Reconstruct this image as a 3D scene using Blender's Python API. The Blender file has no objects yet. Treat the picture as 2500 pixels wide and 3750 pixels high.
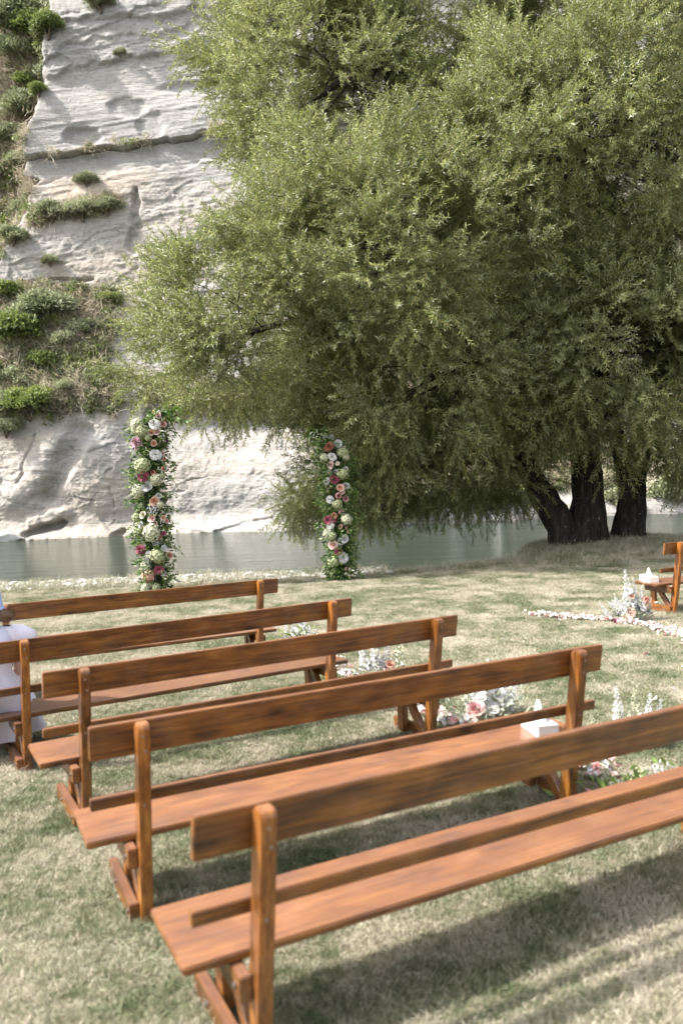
import bpy, math, random
import numpy as np
from mathutils import Matrix, Vector, Euler
random.seed(7)
rng = np.random.default_rng(11)
S = bpy.context.scene
COL = S.collection
R = math.radians

# ------------------------------------------------------------------ camera
H, PITCH, ROLL, F = 1.79, 0.0418, 0.0407, 3035.0        # metres, radians, radians, focal length for a 3750 px tall frame
cam_d = bpy.data.cameras.new('camera'); cam = bpy.data.objects.new('camera', cam_d); COL.objects.link(cam)
cam_d.sensor_fit = 'VERTICAL'; cam_d.sensor_height = 36; cam_d.sensor_width = 24
cam_d.lens = 36 * F / 3750
_c, _s = math.cos(PITCH), math.sin(PITCH)
fw = Vector((0, _c, -_s)); up0 = Vector((0, _s, _c)); r0 = Vector((1, 0, 0))
cr, sr = math.cos(ROLL), math.sin(ROLL)
rt = r0 * cr - up0 * sr; up = r0 * sr + up0 * cr
cam.matrix_world = Matrix(((rt.x, up.x, -fw.x, 0), (rt.y, up.y, -fw.y, 0), (rt.z, up.z, -fw.z, H), (0, 0, 0, 1)))
cam_d.clip_start = 0.05; cam_d.clip_end = 500
cam_d.dof.use_dof = True; cam_d.dof.focus_distance = 14.5; cam_d.dof.aperture_fstop = 2.0; cam_d.dof.aperture_blades = 9
S.camera = cam
# ------------------------------------------------------------------ light
SUN_DIR = Vector((-1.0, -0.20, 1.10)).normalized()       # towards the sun
w = bpy.data.worlds.new('World'); S.world = w; w.use_nodes = True
nt = w.node_tree; bg = nt.nodes['Background']
sky = nt.nodes.new('ShaderNodeTexSky'); sky.sky_type = 'NISHITA'; sky.sun_disc = False
sky.sun_elevation = math.asin(SUN_DIR.z); sky.sun_rotation = math.atan2(SUN_DIR.x, SUN_DIR.y)
sky.air_density = 1.0; sky.dust_density = 3.5; sky.ozone_density = 0.6
hz = nt.nodes.new('ShaderNodeHueSaturation'); hz.inputs['Saturation'].default_value = 0.32      # thin white summer haze
nt.links.new(sky.outputs[0], hz.inputs['Color']); nt.links.new(hz.outputs[0], bg.inputs[0]); bg.inputs[1].default_value = 0.15
sd = bpy.data.lights.new('sun', 'SUN'); so = bpy.data.objects.new('sun', sd); COL.objects.link(so)
sd.energy = 3.1; sd.angle = R(0.5); sd.color = (1.0, 0.95, 0.89)
so.rotation_euler = SUN_DIR.to_track_quat('Z', 'Y').to_euler(); so.location = (-20, -5, 25)
S.view_settings.view_transform = 'Standard'; S.view_settings.look = 'None'
S.view_settings.exposure = 1.62; S.view_settings.gamma = 1.0; S.view_settings.use_curve_mapping = False
S.render.engine = 'CYCLES'
cy = S.cycles
cy.max_bounces = 4; cy.diffuse_bounces = 2; cy.glossy_bounces = 2; cy.transmission_bounces = 2; cy.transparent_max_bounces = 4
cy.use_denoising = True; cy.caustics_reflective = False; cy.caustics_refractive = False
cy.sample_clamp_indirect = 6

# ------------------------------------------------------------------ helpers
def tag(o, label=None, cat=None, group=None, kind=None):
    if label: o['label'] = label
    if cat: o['category'] = cat
    if group: o['group'] = group
    if kind: o['kind'] = kind
    return o

def mesh(name, V, Fc, mat=None, smooth=False, attrs=None):
    V = np.asarray(V, dtype=np.float32).reshape(-1, 3)
    me = bpy.data.meshes.new(name)
    if isinstance(Fc, np.ndarray):
        n, k = Fc.shape
        me.vertices.add(len(V)); me.vertices.foreach_set('co', V.ravel())
        me.loops.add(n * k); me.loops.foreach_set('vertex_index', Fc.astype(np.int32).ravel())
        me.polygons.add(n); me.polygons.foreach_set('loop_start', np.arange(0, n * k, k, dtype=np.int32))
        me.polygons.foreach_set('loop_total', np.full(n, k, dtype=np.int32))
        me.update(calc_edges=True); me.validate()
    else:
        me.from_pydata([tuple(map(float, v)) for v in V], [], Fc); me.update()
    if mat is not None: me.materials.append(mat)
    if smooth: me.polygons.foreach_set('use_smooth', np.ones(len(me.polygons), dtype=bool))
    for k_, a in (attrs or {}).items():
        a = np.asarray(a, dtype=np.float32)
        if a.ndim == 1:
            at_ = me.attributes.new(k_, 'FLOAT', 'POINT'); at_.data.foreach_set('value', a)
        else:
            at_ = me.attributes.new(k_, 'FLOAT_COLOR', 'POINT'); at_.data.foreach_set('color', a.ravel())
    return me

def link(name, me, parent=None, loc=(0, 0, 0), rot=(0, 0, 0), scale=None):
    o = bpy.data.objects.new(name, me); COL.objects.link(o)
    o.location = loc; o.rotation_euler = rot
    if scale is not None: o.scale = (scale,) * 3 if isinstance(scale, (int, float)) else scale
    if parent: o.parent = parent
    return o

def empty(name, loc, rz=0):
    o = bpy.data.objects.new(name, None); COL.objects.link(o); o.location = loc; o.rotation_euler = (0, 0, rz)
    o.empty_display_size = .1
    return o

def copy_tree(o, parent=None):
    c = o.copy(); COL.objects.link(c); c.parent = parent
    for ch in list(o.children): copy_tree(ch, c)
    return c

def _hash(ix, iy, seed):
    n = (ix.astype(np.int64) * 374761393 + iy.astype(np.int64) * 668265263 + seed * 1442695041) & 0xffffffff
    n = ((n ^ (n >> 13)) * 1274126177) & 0xffffffff
    return ((n ^ (n >> 16)) & 0xffffff) / float(0xffffff)

def vn(x, y, seed=0):
    x = np.asarray(x, float); y = np.asarray(y, float)
    ix, iy = np.floor(x), np.floor(y); fx, fy = x - ix, y - iy
    fx = fx * fx * (3 - 2 * fx); fy = fy * fy * (3 - 2 * fy)
    a, b = _hash(ix, iy, seed), _hash(ix + 1, iy, seed); c, d = _hash(ix, iy + 1, seed), _hash(ix + 1, iy + 1, seed)
    return (a + (b - a) * fx + (c - a) * fy + (a - b - c + d) * fx * fy) * 2 - 1

def fbm(x, y, seed=0, oct=4, gain=.5):
    s = 0; a = 1; t = 0
    for i in range(oct):
        s = s + a * vn(x * 2 ** i, y * 2 ** i, seed + i * 17); t += a; a *= gain
    return s / t

def ss(a, b, x):
    t = np.clip((x - a) / (b - a), 0, 1); return t * t * (3 - 2 * t)

def grid_faces(nx, ny):
    i = np.arange(ny - 1)[:, None] * nx + np.arange(nx - 1)[None, :]
    i = i.ravel(); return np.stack([i, i + 1, i + nx + 1, i + nx], 1)

# ---- materials
def M(name, rough=.6, spec=.4):
    m = bpy.data.materials.new(name); m.use_nodes = True
    n = m.node_tree; b = n.nodes['Principled BSDF']
    b.inputs['Roughness'].default_value = rough; b.inputs['Specular IOR Level'].default_value = spec
    return m, n, b
def N(n, t, **kw):
    x = n.nodes.new(t)
    for k, v in kw.items():
        if k in x.inputs: x.inputs[k].default_value = v
        else: setattr(x, k, v)
    return x
def ramp(n, stops, interp='LINEAR'):
    r = n.nodes.new('ShaderNodeValToRGB'); r.color_ramp.interpolation = interp
    e = r.color_ramp.elements
    while len(e) < len(stops): e.new(.5)
    for k, (p, c) in enumerate(stops): e[k].position = p; e[k].color = (*c, 1)
    return r
def mix(n, fac, a, b, mode='MIX'):
    x = n.nodes.new('ShaderNodeMix'); x.data_type = 'RGBA'; x.blend_type = mode
    if isinstance(fac, (int, float)): x.inputs[0].default_value = fac
    else: n.links.new(fac, x.inputs[0])
    for k, v in ((6, a), (7, b)):
        if isinstance(v, tuple): x.inputs[k].default_value = (*v, 1)
        else: n.links.new(v, x.inputs[k])
    return x.outputs[2]
def bump(n, b, height, strength=.3, dist=.01):
    x = N(n, 'ShaderNodeBump'); x.inputs['Strength'].default_value = strength; x.inputs['Distance'].default_value = dist
    n.links.new(height, x.inputs['Height']); n.links.new(x.outputs[0], b.inputs['Normal'])

def plain(name, col, rough=.6, spec=.4, var=.12, scale=20):
    m, n, b = M(name, rough, spec)
    tc = N(n, 'ShaderNodeTexCoord'); no = N(n, 'ShaderNodeTexNoise', Scale=scale)
    n.links.new(tc.outputs['Object'], no.inputs['Vector'])
    lo = tuple(c * (1 - var) for c in col); hi = tuple(min(1, c * (1 + var)) for c in col)
    n.links.new(mix(n, no.outputs[0], lo, hi), b.inputs['Base Color'])
    return m

def leafmat(name, stops, rough=.45, trans=.35, spec=.5, patch=None, tboost=1.3, under=None):
    """leaf: colour differs from instance to instance, light passes through part of it"""
    m, n, b = M(name, rough, spec)
    oi = N(n, 'ShaderNodeObjectInfo'); g = N(n, 'ShaderNodeNewGeometry')
    no = N(n, 'ShaderNodeTexNoise', Scale=patch or .6, Detail=2.0)
    n.links.new(g.outputs['Position'], no.inputs['Vector'])
    rp = N(n, 'ShaderNodeMath', operation='MULTIPLY'); n.links.new(g.outputs['Random Per Island'], rp.inputs[0]); rp.inputs[1].default_value = .45
    a = N(n, 'ShaderNodeMath', operation='MULTIPLY_ADD'); n.links.new(oi.outputs['Random'], a.inputs[0]); a.inputs[1].default_value = .3
    n.links.new(rp.outputs[0], a.inputs[2])
    a2 = N(n, 'ShaderNodeMath', operation='MULTIPLY_ADD'); n.links.new(no.outputs[0], a2.inputs[0]); a2.inputs[1].default_value = 1.0
    n.links.new(a.outputs[0], a2.inputs[2])
    a3 = N(n, 'ShaderNodeMath', operation='SUBTRACT'); n.links.new(a2.outputs[0], a3.inputs[0]); a3.inputs[1].default_value = .35
    r = ramp(n, stops); n.links.new(a3.outputs[0], r.inputs[0])
    n.links.new(mix(n, g.outputs['Backfacing'], r.outputs[0], under) if under else r.outputs[0], b.inputs['Base Color'])
    tr = N(n, 'ShaderNodeBsdfTranslucent'); hs = N(n, 'ShaderNodeHueSaturation', Saturation=1.05, Value=tboost)
    n.links.new(r.outputs[0], hs.inputs['Color']); n.links.new(hs.outputs[0], tr.inputs[0])
    mx = N(n, 'ShaderNodeMixShader'); mx.inputs[0].default_value = trans
    n.links.new(b.outputs[0], mx.inputs[1]); n.links.new(tr.outputs[0], mx.inputs[2])
    n.links.new(mx.outputs[0], n.nodes['Material Output'].inputs[0])
    return m

def woodmat(name, axis):
    m, n, b = M(name, .33, .5)
    tc = N(n, 'ShaderNodeTexCoord'); oi = N(n, 'ShaderNodeObjectInfo')
    ad = N(n, 'ShaderNodeVectorMath', operation='ADD'); sc = N(n, 'ShaderNodeVectorMath', operation='SCALE'); sc.inputs['Scale'].default_value = 37.0
    cx = N(n, 'ShaderNodeCombineXYZ')
    for k in range(3): n.links.new(oi.outputs['Random'], cx.inputs[k])
    n.links.new(cx.outputs[0], sc.inputs[0]); n.links.new(tc.outputs['Object'], ad.inputs[0]); n.links.new(sc.outputs[0], ad.inputs[1])
    mp = N(n, 'ShaderNodeMapping'); n.links.new(ad.outputs[0], mp.inputs[0])
    mp.inputs['Scale'].default_value = (1.6, 34, 34) if axis == 'x' else ((34, 34, 1.6) if axis == 'z' else (34, 1.6, 34))
    g = N(n, 'ShaderNodeTexNoise', Scale=2.2, Detail=5.0, Distortion=.7); n.links.new(mp.outputs[0], g.inputs['Vector'])
    mp2 = N(n, 'ShaderNodeMapping'); n.links.new(ad.outputs[0], mp2.inputs[0])
    mp2.inputs['Scale'].default_value = (3.2, 7, 7) if axis == 'x' else ((7, 7, 3.2) if axis == 'z' else (7, 3.2, 7))
    bl = N(n, 'ShaderNodeTexNoise', Scale=1.6, Detail=3.0); n.links.new(mp2.outputs[0], bl.inputs['Vector'])
    if axis == 'z': r = ramp(n, [(.36, (.050, .015, .004)), (.45, (.120, .040, .007)), (.55, (.200, .073, .011)), (.68, (.30, .125, .024))])     # the posts are a yellower wood
    else: r = ramp(n, [(.36, (.038, .013, .005)), (.45, (.088, .031, .007)), (.55, (.150, .055, .010)), (.68, (.245, .100, .020))])
    mm = N(n, 'ShaderNodeMath', operation='MULTIPLY_ADD'); n.links.new(g.outputs[0], mm.inputs[0]); mm.inputs[1].default_value = .60
    m2 = N(n, 'ShaderNodeMath', operation='MULTIPLY'); n.links.new(bl.outputs[0], m2.inputs[0]); m2.inputs[1].default_value = .42
    n.links.new(m2.outputs[0], mm.inputs[2]); n.links.new(mm.outputs[0], r.inputs[0])
    # knots
    mp3 = N(n, 'ShaderNodeMapping'); n.links.new(ad.outputs[0], mp3.inputs[0])
    mp3.inputs['Scale'].default_value = (3.0, 7, 7) if axis == 'x' else ((7, 7, 3.0) if axis == 'z' else (7, 3.0, 7))
    wn = N(n, 'ShaderNodeTexNoise', Scale=4.0); n.links.new(ad.outputs[0], wn.inputs['Vector'])
    dv = N(n, 'ShaderNodeVectorMath', operation='MULTIPLY_ADD'); n.links.new(wn.outputs['Color'], dv.inputs[0]); dv.inputs[1].default_value = (.25, .25, .25); n.links.new(mp3.outputs[0], dv.inputs[2])
    vo = N(n, 'ShaderNodeTexVoronoi', Scale=1.0); n.links.new(dv.outputs[0], vo.inputs['Vector'])
    kr = ramp(n, [(.0, (.12, .09, .08)), (.10, (.28, .24, .22)), (.16, (.7, .66, .62)), (.27, (1, 1, 1))]); n.links.new(vo.outputs['Distance'], kr.inputs[0])
    c = mix(n, 1.0, r.outputs[0], kr.outputs[0], 'MULTIPLY')
    # each board stained a little differently
    hs = N(n, 'ShaderNodeHueSaturation'); n.links.new(c, hs.inputs['Color'])
    mr = N(n, 'ShaderNodeMapRange'); n.links.new(oi.outputs['Random'], mr.inputs[0]); mr.inputs[3].default_value = .72; mr.inputs[4].default_value = 1.3
    n.links.new(mr.outputs[0], hs.inputs['Value'])
    # patchy dust over the boards
    dn = N(n, 'ShaderNodeTexNoise', Scale=9.0, Detail=4.0); n.links.new(ad.outputs[0], dn.inputs['Vector'])
    dr = ramp(n, [(.5, (0, 0, 0)), (.8, (.16, .16, .16))]); n.links.new(dn.outputs[0], dr.inputs[0])
    wc = mix(n, dr.outputs[0], hs.outputs[0], (.30, .19, .13))
    gn = N(n, 'ShaderNodeSeparateXYZ'); n.links.new(tc.outputs['Normal'], gn.inputs[0])                  # pale sky sheen painted into the colour of upward faces
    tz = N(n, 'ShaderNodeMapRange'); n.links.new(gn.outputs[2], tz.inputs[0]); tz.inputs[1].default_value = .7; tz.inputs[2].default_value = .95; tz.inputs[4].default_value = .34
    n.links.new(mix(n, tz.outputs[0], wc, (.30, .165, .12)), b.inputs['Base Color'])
    rr = N(n, 'ShaderNodeMapRange'); n.links.new(dn.outputs[0], rr.inputs[0]); rr.inputs[3].default_value = .28; rr.inputs[4].default_value = .55
    n.links.new(rr.outputs[0], b.inputs['Roughness'])
    b.inputs['Coat Weight'].default_value = .3; b.inputs['Coat Roughness'].default_value = .28
    bump(n, b, g.outputs[0], .25, .004)
    return m

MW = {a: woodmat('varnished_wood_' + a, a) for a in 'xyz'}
MAT = {}
MAT['metal'] = plain('bolt_metal', (.09, .07, .06), .5, .5)
MAT['screw'] = plain('screw_metal', (.20, .15, .12), .5, .5)
MAT['white'] = plain('white_card', (.62, .59, .57), .6, .3, .04)
MAT['tissue'] = plain('white_tissue', (.74, .73, .73), .8, .2, .03)
# willow
MAT['willow'] = leafmat('willow_leaf', [(.03, (.045, .072, .016)), (.27, (.115, .150, .038)), (.54, (.215, .248, .078)), (.8, (.36, .38, .17))], .38, .42, .6, .45, 1.35, (.27, .30, .165))
MAT['shrub'] = leafmat('shrub_leaf', [(.0, (.06, .09, .025)), (.5, (.175, .22, .065)), (1., (.31, .35, .13))], .5, .35)
MAT['shrub_grey'] = leafmat('grey_shrub_leaf', [(.0, (.13, .155, .085)), (.5, (.27, .30, .17)), (1., (.42, .44, .28))], .6, .25)
MAT['dry'] = leafmat('dry_grass_blade', [(.0, (.26, .23, .16)), (.5, (.40, .35, .26)), (1., (.54, .49, .39))], .7, .3)
MAT['garden'] = leafmat('arrangement_leaf', [(.0, (.022, .05, .014)), (.4, (.05, .10, .022)), (.75, (.10, .17, .035)), (1., (.17, .23, .09))], .42, .25, .5, 6)
MAT['garden_light'] = leafmat('light_arrangement_leaf', [(.0, (.10, .17, .04)), (.5, (.19, .27, .07)), (1., (.30, .36, .16))], .45, .3, .5, 6)
MAT['garden_pale'] = leafmat('pale_arrangement_leaf', [(.0, (.28, .32, .22)), (.5, (.42, .45, .34)), (1., (.6, .6, .5))], .5, .3, .5, 6)

def grassmat():
    m, n, b = M('lawn_blade', .55, .3)
    oi = N(n, 'ShaderNodeObjectInfo'); g = N(n, 'ShaderNodeNewGeometry')
    no = N(n, 'ShaderNodeTexNoise', Scale=2.2, Detail=7.0, Roughness=.7); n.links.new(g.outputs['Position'], no.inputs['Vector'])
    big = N(n, 'ShaderNodeTexNoise', Scale=.35, Detail=2.0); n.links.new(g.outputs['Position'], big.inputs['Vector'])
    s1 = N(n, 'ShaderNodeMath', operation='MULTIPLY_ADD'); n.links.new(no.outputs[0], s1.inputs[0]); s1.inputs[1].default_value = 1.15
    s2 = N(n, 'ShaderNodeMath', operation='MULTIPLY_ADD'); n.links.new(oi.outputs['Random'], s2.inputs[0]); s2.inputs[1].default_value = .38; s2.inputs[2].default_value = -.64
    s3 = N(n, 'ShaderNodeMath', operation='MULTIPLY_ADD'); n.links.new(big.outputs[0], s3.inputs[0]); s3.inputs[1].default_value = .55
    s4 = N(n, 'ShaderNodeMath', operation='MULTIPLY_ADD'); n.links.new(g.outputs['Random Per Island'], s4.inputs[0]); s4.inputs[1].default_value = .42
    cl = N(n, 'ShaderNodeTexNoise', Scale=11.0, Detail=5.0, Roughness=.7); n.links.new(g.outputs['Position'], cl.inputs['Vector'])     # clump by clump
    s5 = N(n, 'ShaderNodeMath', operation='MULTIPLY_ADD'); n.links.new(cl.outputs[0], s5.inputs[0]); s5.inputs[1].default_value = 1.1; s5.inputs[2].default_value = -.56
    s6 = N(n, 'ShaderNodeMath', operation='ADD'); n.links.new(s2.outputs[0], s6.inputs[0]); n.links.new(s5.outputs[0], s6.inputs[1]); s2 = s6
    n.links.new(s2.outputs[0], s3.inputs[2]); n.links.new(s3.outputs[0], s1.inputs[2]); n.links.new(s1.outputs[0], s4.inputs[2])
    r = ramp(n, [(.0, (.052, .086, .030)), (.26, (.122, .158, .070)), (.45, (.230, .245, .145)), (.64, (.375, .350, .250)), (.88, (.55, .495, .40))])
    n.links.new(s4.outputs[0], r.inputs[0]); n.links.new(r.outputs[0], b.inputs['Base Color'])
    tr = N(n, 'ShaderNodeBsdfTranslucent'); n.links.new(r.outputs[0], tr.inputs[0])
    mx = N(n, 'ShaderNodeMixShader'); mx.inputs[0].default_value = .3
    n.links.new(b.outputs[0], mx.inputs[1]); n.links.new(tr.outputs[0], mx.inputs[2]); n.links.new(mx.outputs[0], n.nodes['Material Output'].inputs[0])
    return m
MAT['grass'] = grassmat()

def groundmat():
    m, n, b = M('lawn_soil', .9, .1)
    g = N(n, 'ShaderNodeNewGeometry')
    no = N(n, 'ShaderNodeTexNoise', Scale=1.5, Detail=6.0, Roughness=.65); n.links.new(g.outputs['Position'], no.inputs['Vector'])
    fi = N(n, 'ShaderNodeTexNoise', Scale=45.0, Detail=4.0, Roughness=.7); n.links.new(g.outputs['Position'], fi.inputs['Vector'])
    r = ramp(n, [(.35, (.12, .135, .07)), (.5, (.25, .235, .16)), (.65, (.38, .33, .25))]); n.links.new(no.outputs[0], r.inputs[0])
    r2 = ramp(n, [(.3, (.55, .55, .55)), (.6, (1.1, 1.1, 1.1))]); n.links.new(fi.outputs[0], r2.inputs[0])
    c = mix(n, 1., r.outputs[0], r2.outputs[0], 'MULTIPLY')
    at = N(n, 'ShaderNodeAttribute', attribute_name='gravel')
    gr = ramp(n, [(.35, (.12, .125, .09)), (.65, (.30, .29, .25))]); n.links.new(fi.outputs[0], gr.inputs[0])
    n.links.new(mix(n, at.outputs['Fac'], c, gr.outputs[0]), b.inputs['Base Color'])
    bump(n, b, fi.outputs[0], .8, .03)
    return m

# ------------------------------------------------------------------ instancing on points (stuff only)
def scatter(name, P, rot, scl, idx, protos, parent=None, kind='stuff'):
    me = bpy.data.meshes.new(name); me.vertices.add(len(P)); me.vertices.foreach_set('co', np.asarray(P, np.float32).ravel())
    a = me.attributes.new('rot', 'FLOAT_VECTOR', 'POINT'); a.data.foreach_set('vector', np.asarray(rot, np.float32).ravel())
    a = me.attributes.new('scl', 'FLOAT', 'POINT'); a.data.foreach_set('value', np.asarray(scl, np.float32))
    a = me.attributes.new('vi', 'INT', 'POINT'); a.data.foreach_set('value', np.asarray(idx, np.int32))
    o = link(name, me, parent); o['kind'] = kind
    c = bpy.data.collections.new(name + '_pieces')
    for i, p in enumerate(protos):
        po = bpy.data.objects.new('%s_piece_%02d' % (name, i), p); c.objects.link(po)
    g = bpy.data.node_groups.new(name + '_scatter', 'GeometryNodeTree')
    g.interface.new_socket('Geometry', in_out='INPUT', socket_type='NodeSocketGeometry')
    g.interface.new_socket('Geometry', in_out='OUTPUT', socket_type='NodeSocketGeometry')
    gi = g.nodes.new('NodeGroupInput'); go = g.nodes.new('NodeGroupOutput')
    ip = g.nodes.new('GeometryNodeInstanceOnPoints'); ci = g.nodes.new('GeometryNodeCollectionInfo')
    ci.inputs['Collection'].default_value = c; ci.inputs['Separate Children'].default_value = True; ci.inputs['Reset Children'].default_value = True
    ip.inputs['Pick Instance'].default_value = True
    def na(nm, dt):
        x = g.nodes.new('GeometryNodeInputNamedAttribute'); x.data_type = dt; x.inputs['Name'].default_value = nm; return x
    r_ = na('rot', 'FLOAT_VECTOR'); s_ = na('scl', 'FLOAT'); i_ = na('vi', 'INT')
    e2 = g.nodes.new('FunctionNodeEulerToRotation')
    L = g.links.new
    L(gi.outputs[0], ip.inputs['Points']); L(ci.outputs[0], ip.inputs['Instance'])
    L(r_.outputs['Attribute'], e2.inputs[0]); L(e2.outputs[0], ip.inputs['Rotation'])
    L(s_.outputs['Attribute'], ip.inputs['Scale']); L(i_.outputs['Attribute'], ip.inputs['Instance Index'])
    L(ip.outputs[0], go.inputs[0])
    md = o.modifiers.new('scatter', 'NODES'); md.node_group = g
    return o

def frames_to_euler(X, Y, Z):
    """columns X,Y,Z of rotation matrices -> XYZ eulers"""
    ry = np.arcsin(np.clip(-X[:, 2], -1, 1)); rx = np.arctan2(Y[:, 2], Z[:, 2]); rz = np.arctan2(X[:, 1], X[:, 0])
    return np.stack([rx, ry, rz], 1)

def unit(v): return v / np.maximum(np.linalg.norm(v, axis=-1, keepdims=True), 1e-9)

def dir_frames(D, bend=np.array([0, 0, -1.]), jitter=.5):
    """local Z along D, local X as near 'bend' as possible, spun by a jitter"""
    D = unit(D); X = bend[None] - (D @ bend)[:, None] * D
    X = unit(X + rng.normal(0, 1e-3, D.shape)); Y = np.cross(D, X)
    a = rng.normal(0, jitter, len(D))[:, None]
    X2 = X * np.cos(a) + Y * np.sin(a); Y2 = np.cross(D, X2)
    return frames_to_euler(X2, Y2, D)

# leaves: folded quad (base, left, tip, right)
def leaf_quads(B, D, Sd, L, Wd, fold=.25, curl=.0):
    """B base points, D direction, Sd side vector, L length, Wd width -> verts, faces"""
    n = len(B); Nn = np.cross(D, Sd)
    L = np.asarray(L).reshape(-1, 1) * np.ones((n, 1)); Wd = np.asarray(Wd).reshape(-1, 1) * np.ones((n, 1))
    mid = B + D * L * .45
    V = np.stack([B, mid + Sd * Wd * .5 + Nn * Wd * fold, B + D * L - Nn * L * curl, mid - Sd * Wd * .5 + Nn * Wd * fold], 1).reshape(-1, 3)
    i = np.arange(n) * 4
    Fq = np.concatenate([np.stack([i, i + 1, i + 2], 1), np.stack([i, i + 2, i + 3], 1)])
    return V, Fq

def tube(P, Rr, k=7, rough=0, seed=0):
    P = np.asarray(P, float); n = len(P)
    T = np.gradient(P, axis=0); T = unit(T)
    ref = np.array([0, 0, 1.]) if abs(T[:, 2].mean()) < .8 else np.array([1., 0, 0])
    X = unit(np.cross(T, ref)); Y = np.cross(T, X)
    a = np.arange(k) * 2 * np.pi / k
    rr = np.asarray(Rr)[:, None] * np.ones((n, k))
    if rough: rr = rr * (1 + rough * vn(np.arange(n)[:, None] * .7 + seed, a[None] * 2.1, seed) + rough * .6 * vn(np.arange(n)[:, None] * 2.1, a[None] * 5.1, seed + 3))
    V = P[:, None] + (X[:, None] * np.cos(a)[None, :, None] + Y[:, None] * np.sin(a)[None, :, None]) * rr[..., None]
    V = V.reshape(-1, 3); f = []
    i = (np.arange(n - 1)[:, None] * k + np.arange(k)[None]).ravel(); j = (np.arange(n - 1)[:, None] * k + (np.arange(k)[None] + 1) % k).ravel()
    return V, np.stack([i, j, j + k, i + k], 1)

def join(parts):
    V = []; Fc = []; o = 0
    for v, f in parts: V.append(v); Fc.append(f + o); o += len(v)
    return np.concatenate(V), np.concatenate(Fc)

def bezier(p0, p1, p2, n=10):
    t = np.linspace(0, 1, n)[:, None]
    return np.asarray(p0) * (1 - t) ** 2 + 2 * np.asarray(p1) * t * (1 - t) + np.asarray(p2) * t * t

# ------------------------------------------------------------------ terrain
EX = np.array([-60, -12, -6.3, -3.15, -1.5, 0.2, 2.3, 3.4, 4.0, 4.8, 6.5, 9, 14, 60.]); EY = np.array([15.5, 15.0, 14.75, 14.85, 14.75, 14.75, 15.5, 16.2, 17.4, 18.2, 18.9, 18.6, 18.3, 18.])
def edge(x): return np.interp(x, EX, EY) + .12 * fbm(x * .8, x * 0 + 3, 5, 3)
def ground(x, y):
    x = np.asarray(x, float); y = np.asarray(y, float)
    z = .018 * fbm(x * 1.1, y * 1.1, 2, 3)
    z = z + .27 * np.exp(-(((x - 5.6) / 2.3) ** 2 + ((y - 17.5) / 1.9) ** 2))
    d = y - edge(x)
    leftb = 1 - ss(.6, 2.2, x)                 # pebble beach on the left half
    z = z - leftb * (.012 * np.clip(d, 0, 1.6) + .62 * np.clip(d - 1.6, 0, 3)) - (1 - leftb) * .75 * np.clip(d, 0, 3)
    return np.maximum(z, -1.9)
gx = np.concatenate([np.linspace(-60, -9, 30), np.linspace(-8.8, 9.8, 260), np.linspace(10, 60, 30)])
gy = np.concatenate([np.linspace(-30, 1, 20), np.linspace(1.15, 19.9, 300), np.linspace(20.1, 70, 20)])
GX, GY = np.meshgrid(gx, gy); GZ = ground(GX, GY)
gd = GY - edge(GX)
gravel = ss(-.12, .12, gd + .08 * fbm(GX * 5, GY * 5, 9, 2)) * 1.0
me = mesh('ground', np.stack([GX, GY, GZ], -1).reshape(-1, 3), grid_faces(len(gx), len(gy)), groundmat(), True, {'gravel': gravel.ravel()})
tag(link('lawn_ground', me), kind='structure')

# ------------------------------------------------------------------ water
def watermat():
    m, n, b = M('river_water', .07, .5)
    g = N(n, 'ShaderNodeNewGeometry')
    no = N(n, 'ShaderNodeTexNoise', Scale=.12, Detail=2.0); n.links.new(g.outputs['Position'], no.inputs['Vector'])
    r = ramp(n, [(.35, (.020, .031, .021)), (.65, (.030, .042, .030))]); n.links.new(no.outputs[0], r.inputs[0])
    n.links.new(r.outputs[0], b.inputs['Base Color']); b.inputs['IOR'].default_value = 1.33; b.inputs['Specular IOR Level'].default_value = .2
    mp = N(n, 'ShaderNodeMapping'); mp.inputs['Scale'].default_value = (1.0, 2.3, 1); n.links.new(g.outputs['Position'], mp.inputs[0])
    w1 = N(n, 'ShaderNodeTexNoise', Scale=3.2, Detail=4.0, Roughness=.6); n.links.new(mp.outputs[0], w1.inputs['Vector'])
    mp2 = N(n, 'ShaderNodeMapping'); mp2.inputs['Scale'].default_value = (.25, .9, 1); n.links.new(g.outputs['Position'], mp2.inputs[0])
    w2 = N(n, 'ShaderNodeTexNoise', Scale=1.0, Detail=2.0); n.links.new(mp2.outputs[0], w2.inputs['Vector'])
    ad = N(n, 'ShaderNodeMath', operation='MULTIPLY_ADD'); n.links.new(w2.outputs[0], ad.inputs[0]); ad.inputs[1].default_value = 1.5; n.links.new(w1.outputs[0], ad.inputs[2])
    bump(n, b, ad.outputs[0], 1., .07)
    return m
WZ = -.9
me = mesh('river', [(-80, 14, WZ), (80, 14, WZ), (80, 62, WZ), (-80, 62, WZ)], [(0, 1, 2, 3)], watermat())
tag(link('river_water', me), kind='structure')

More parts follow.
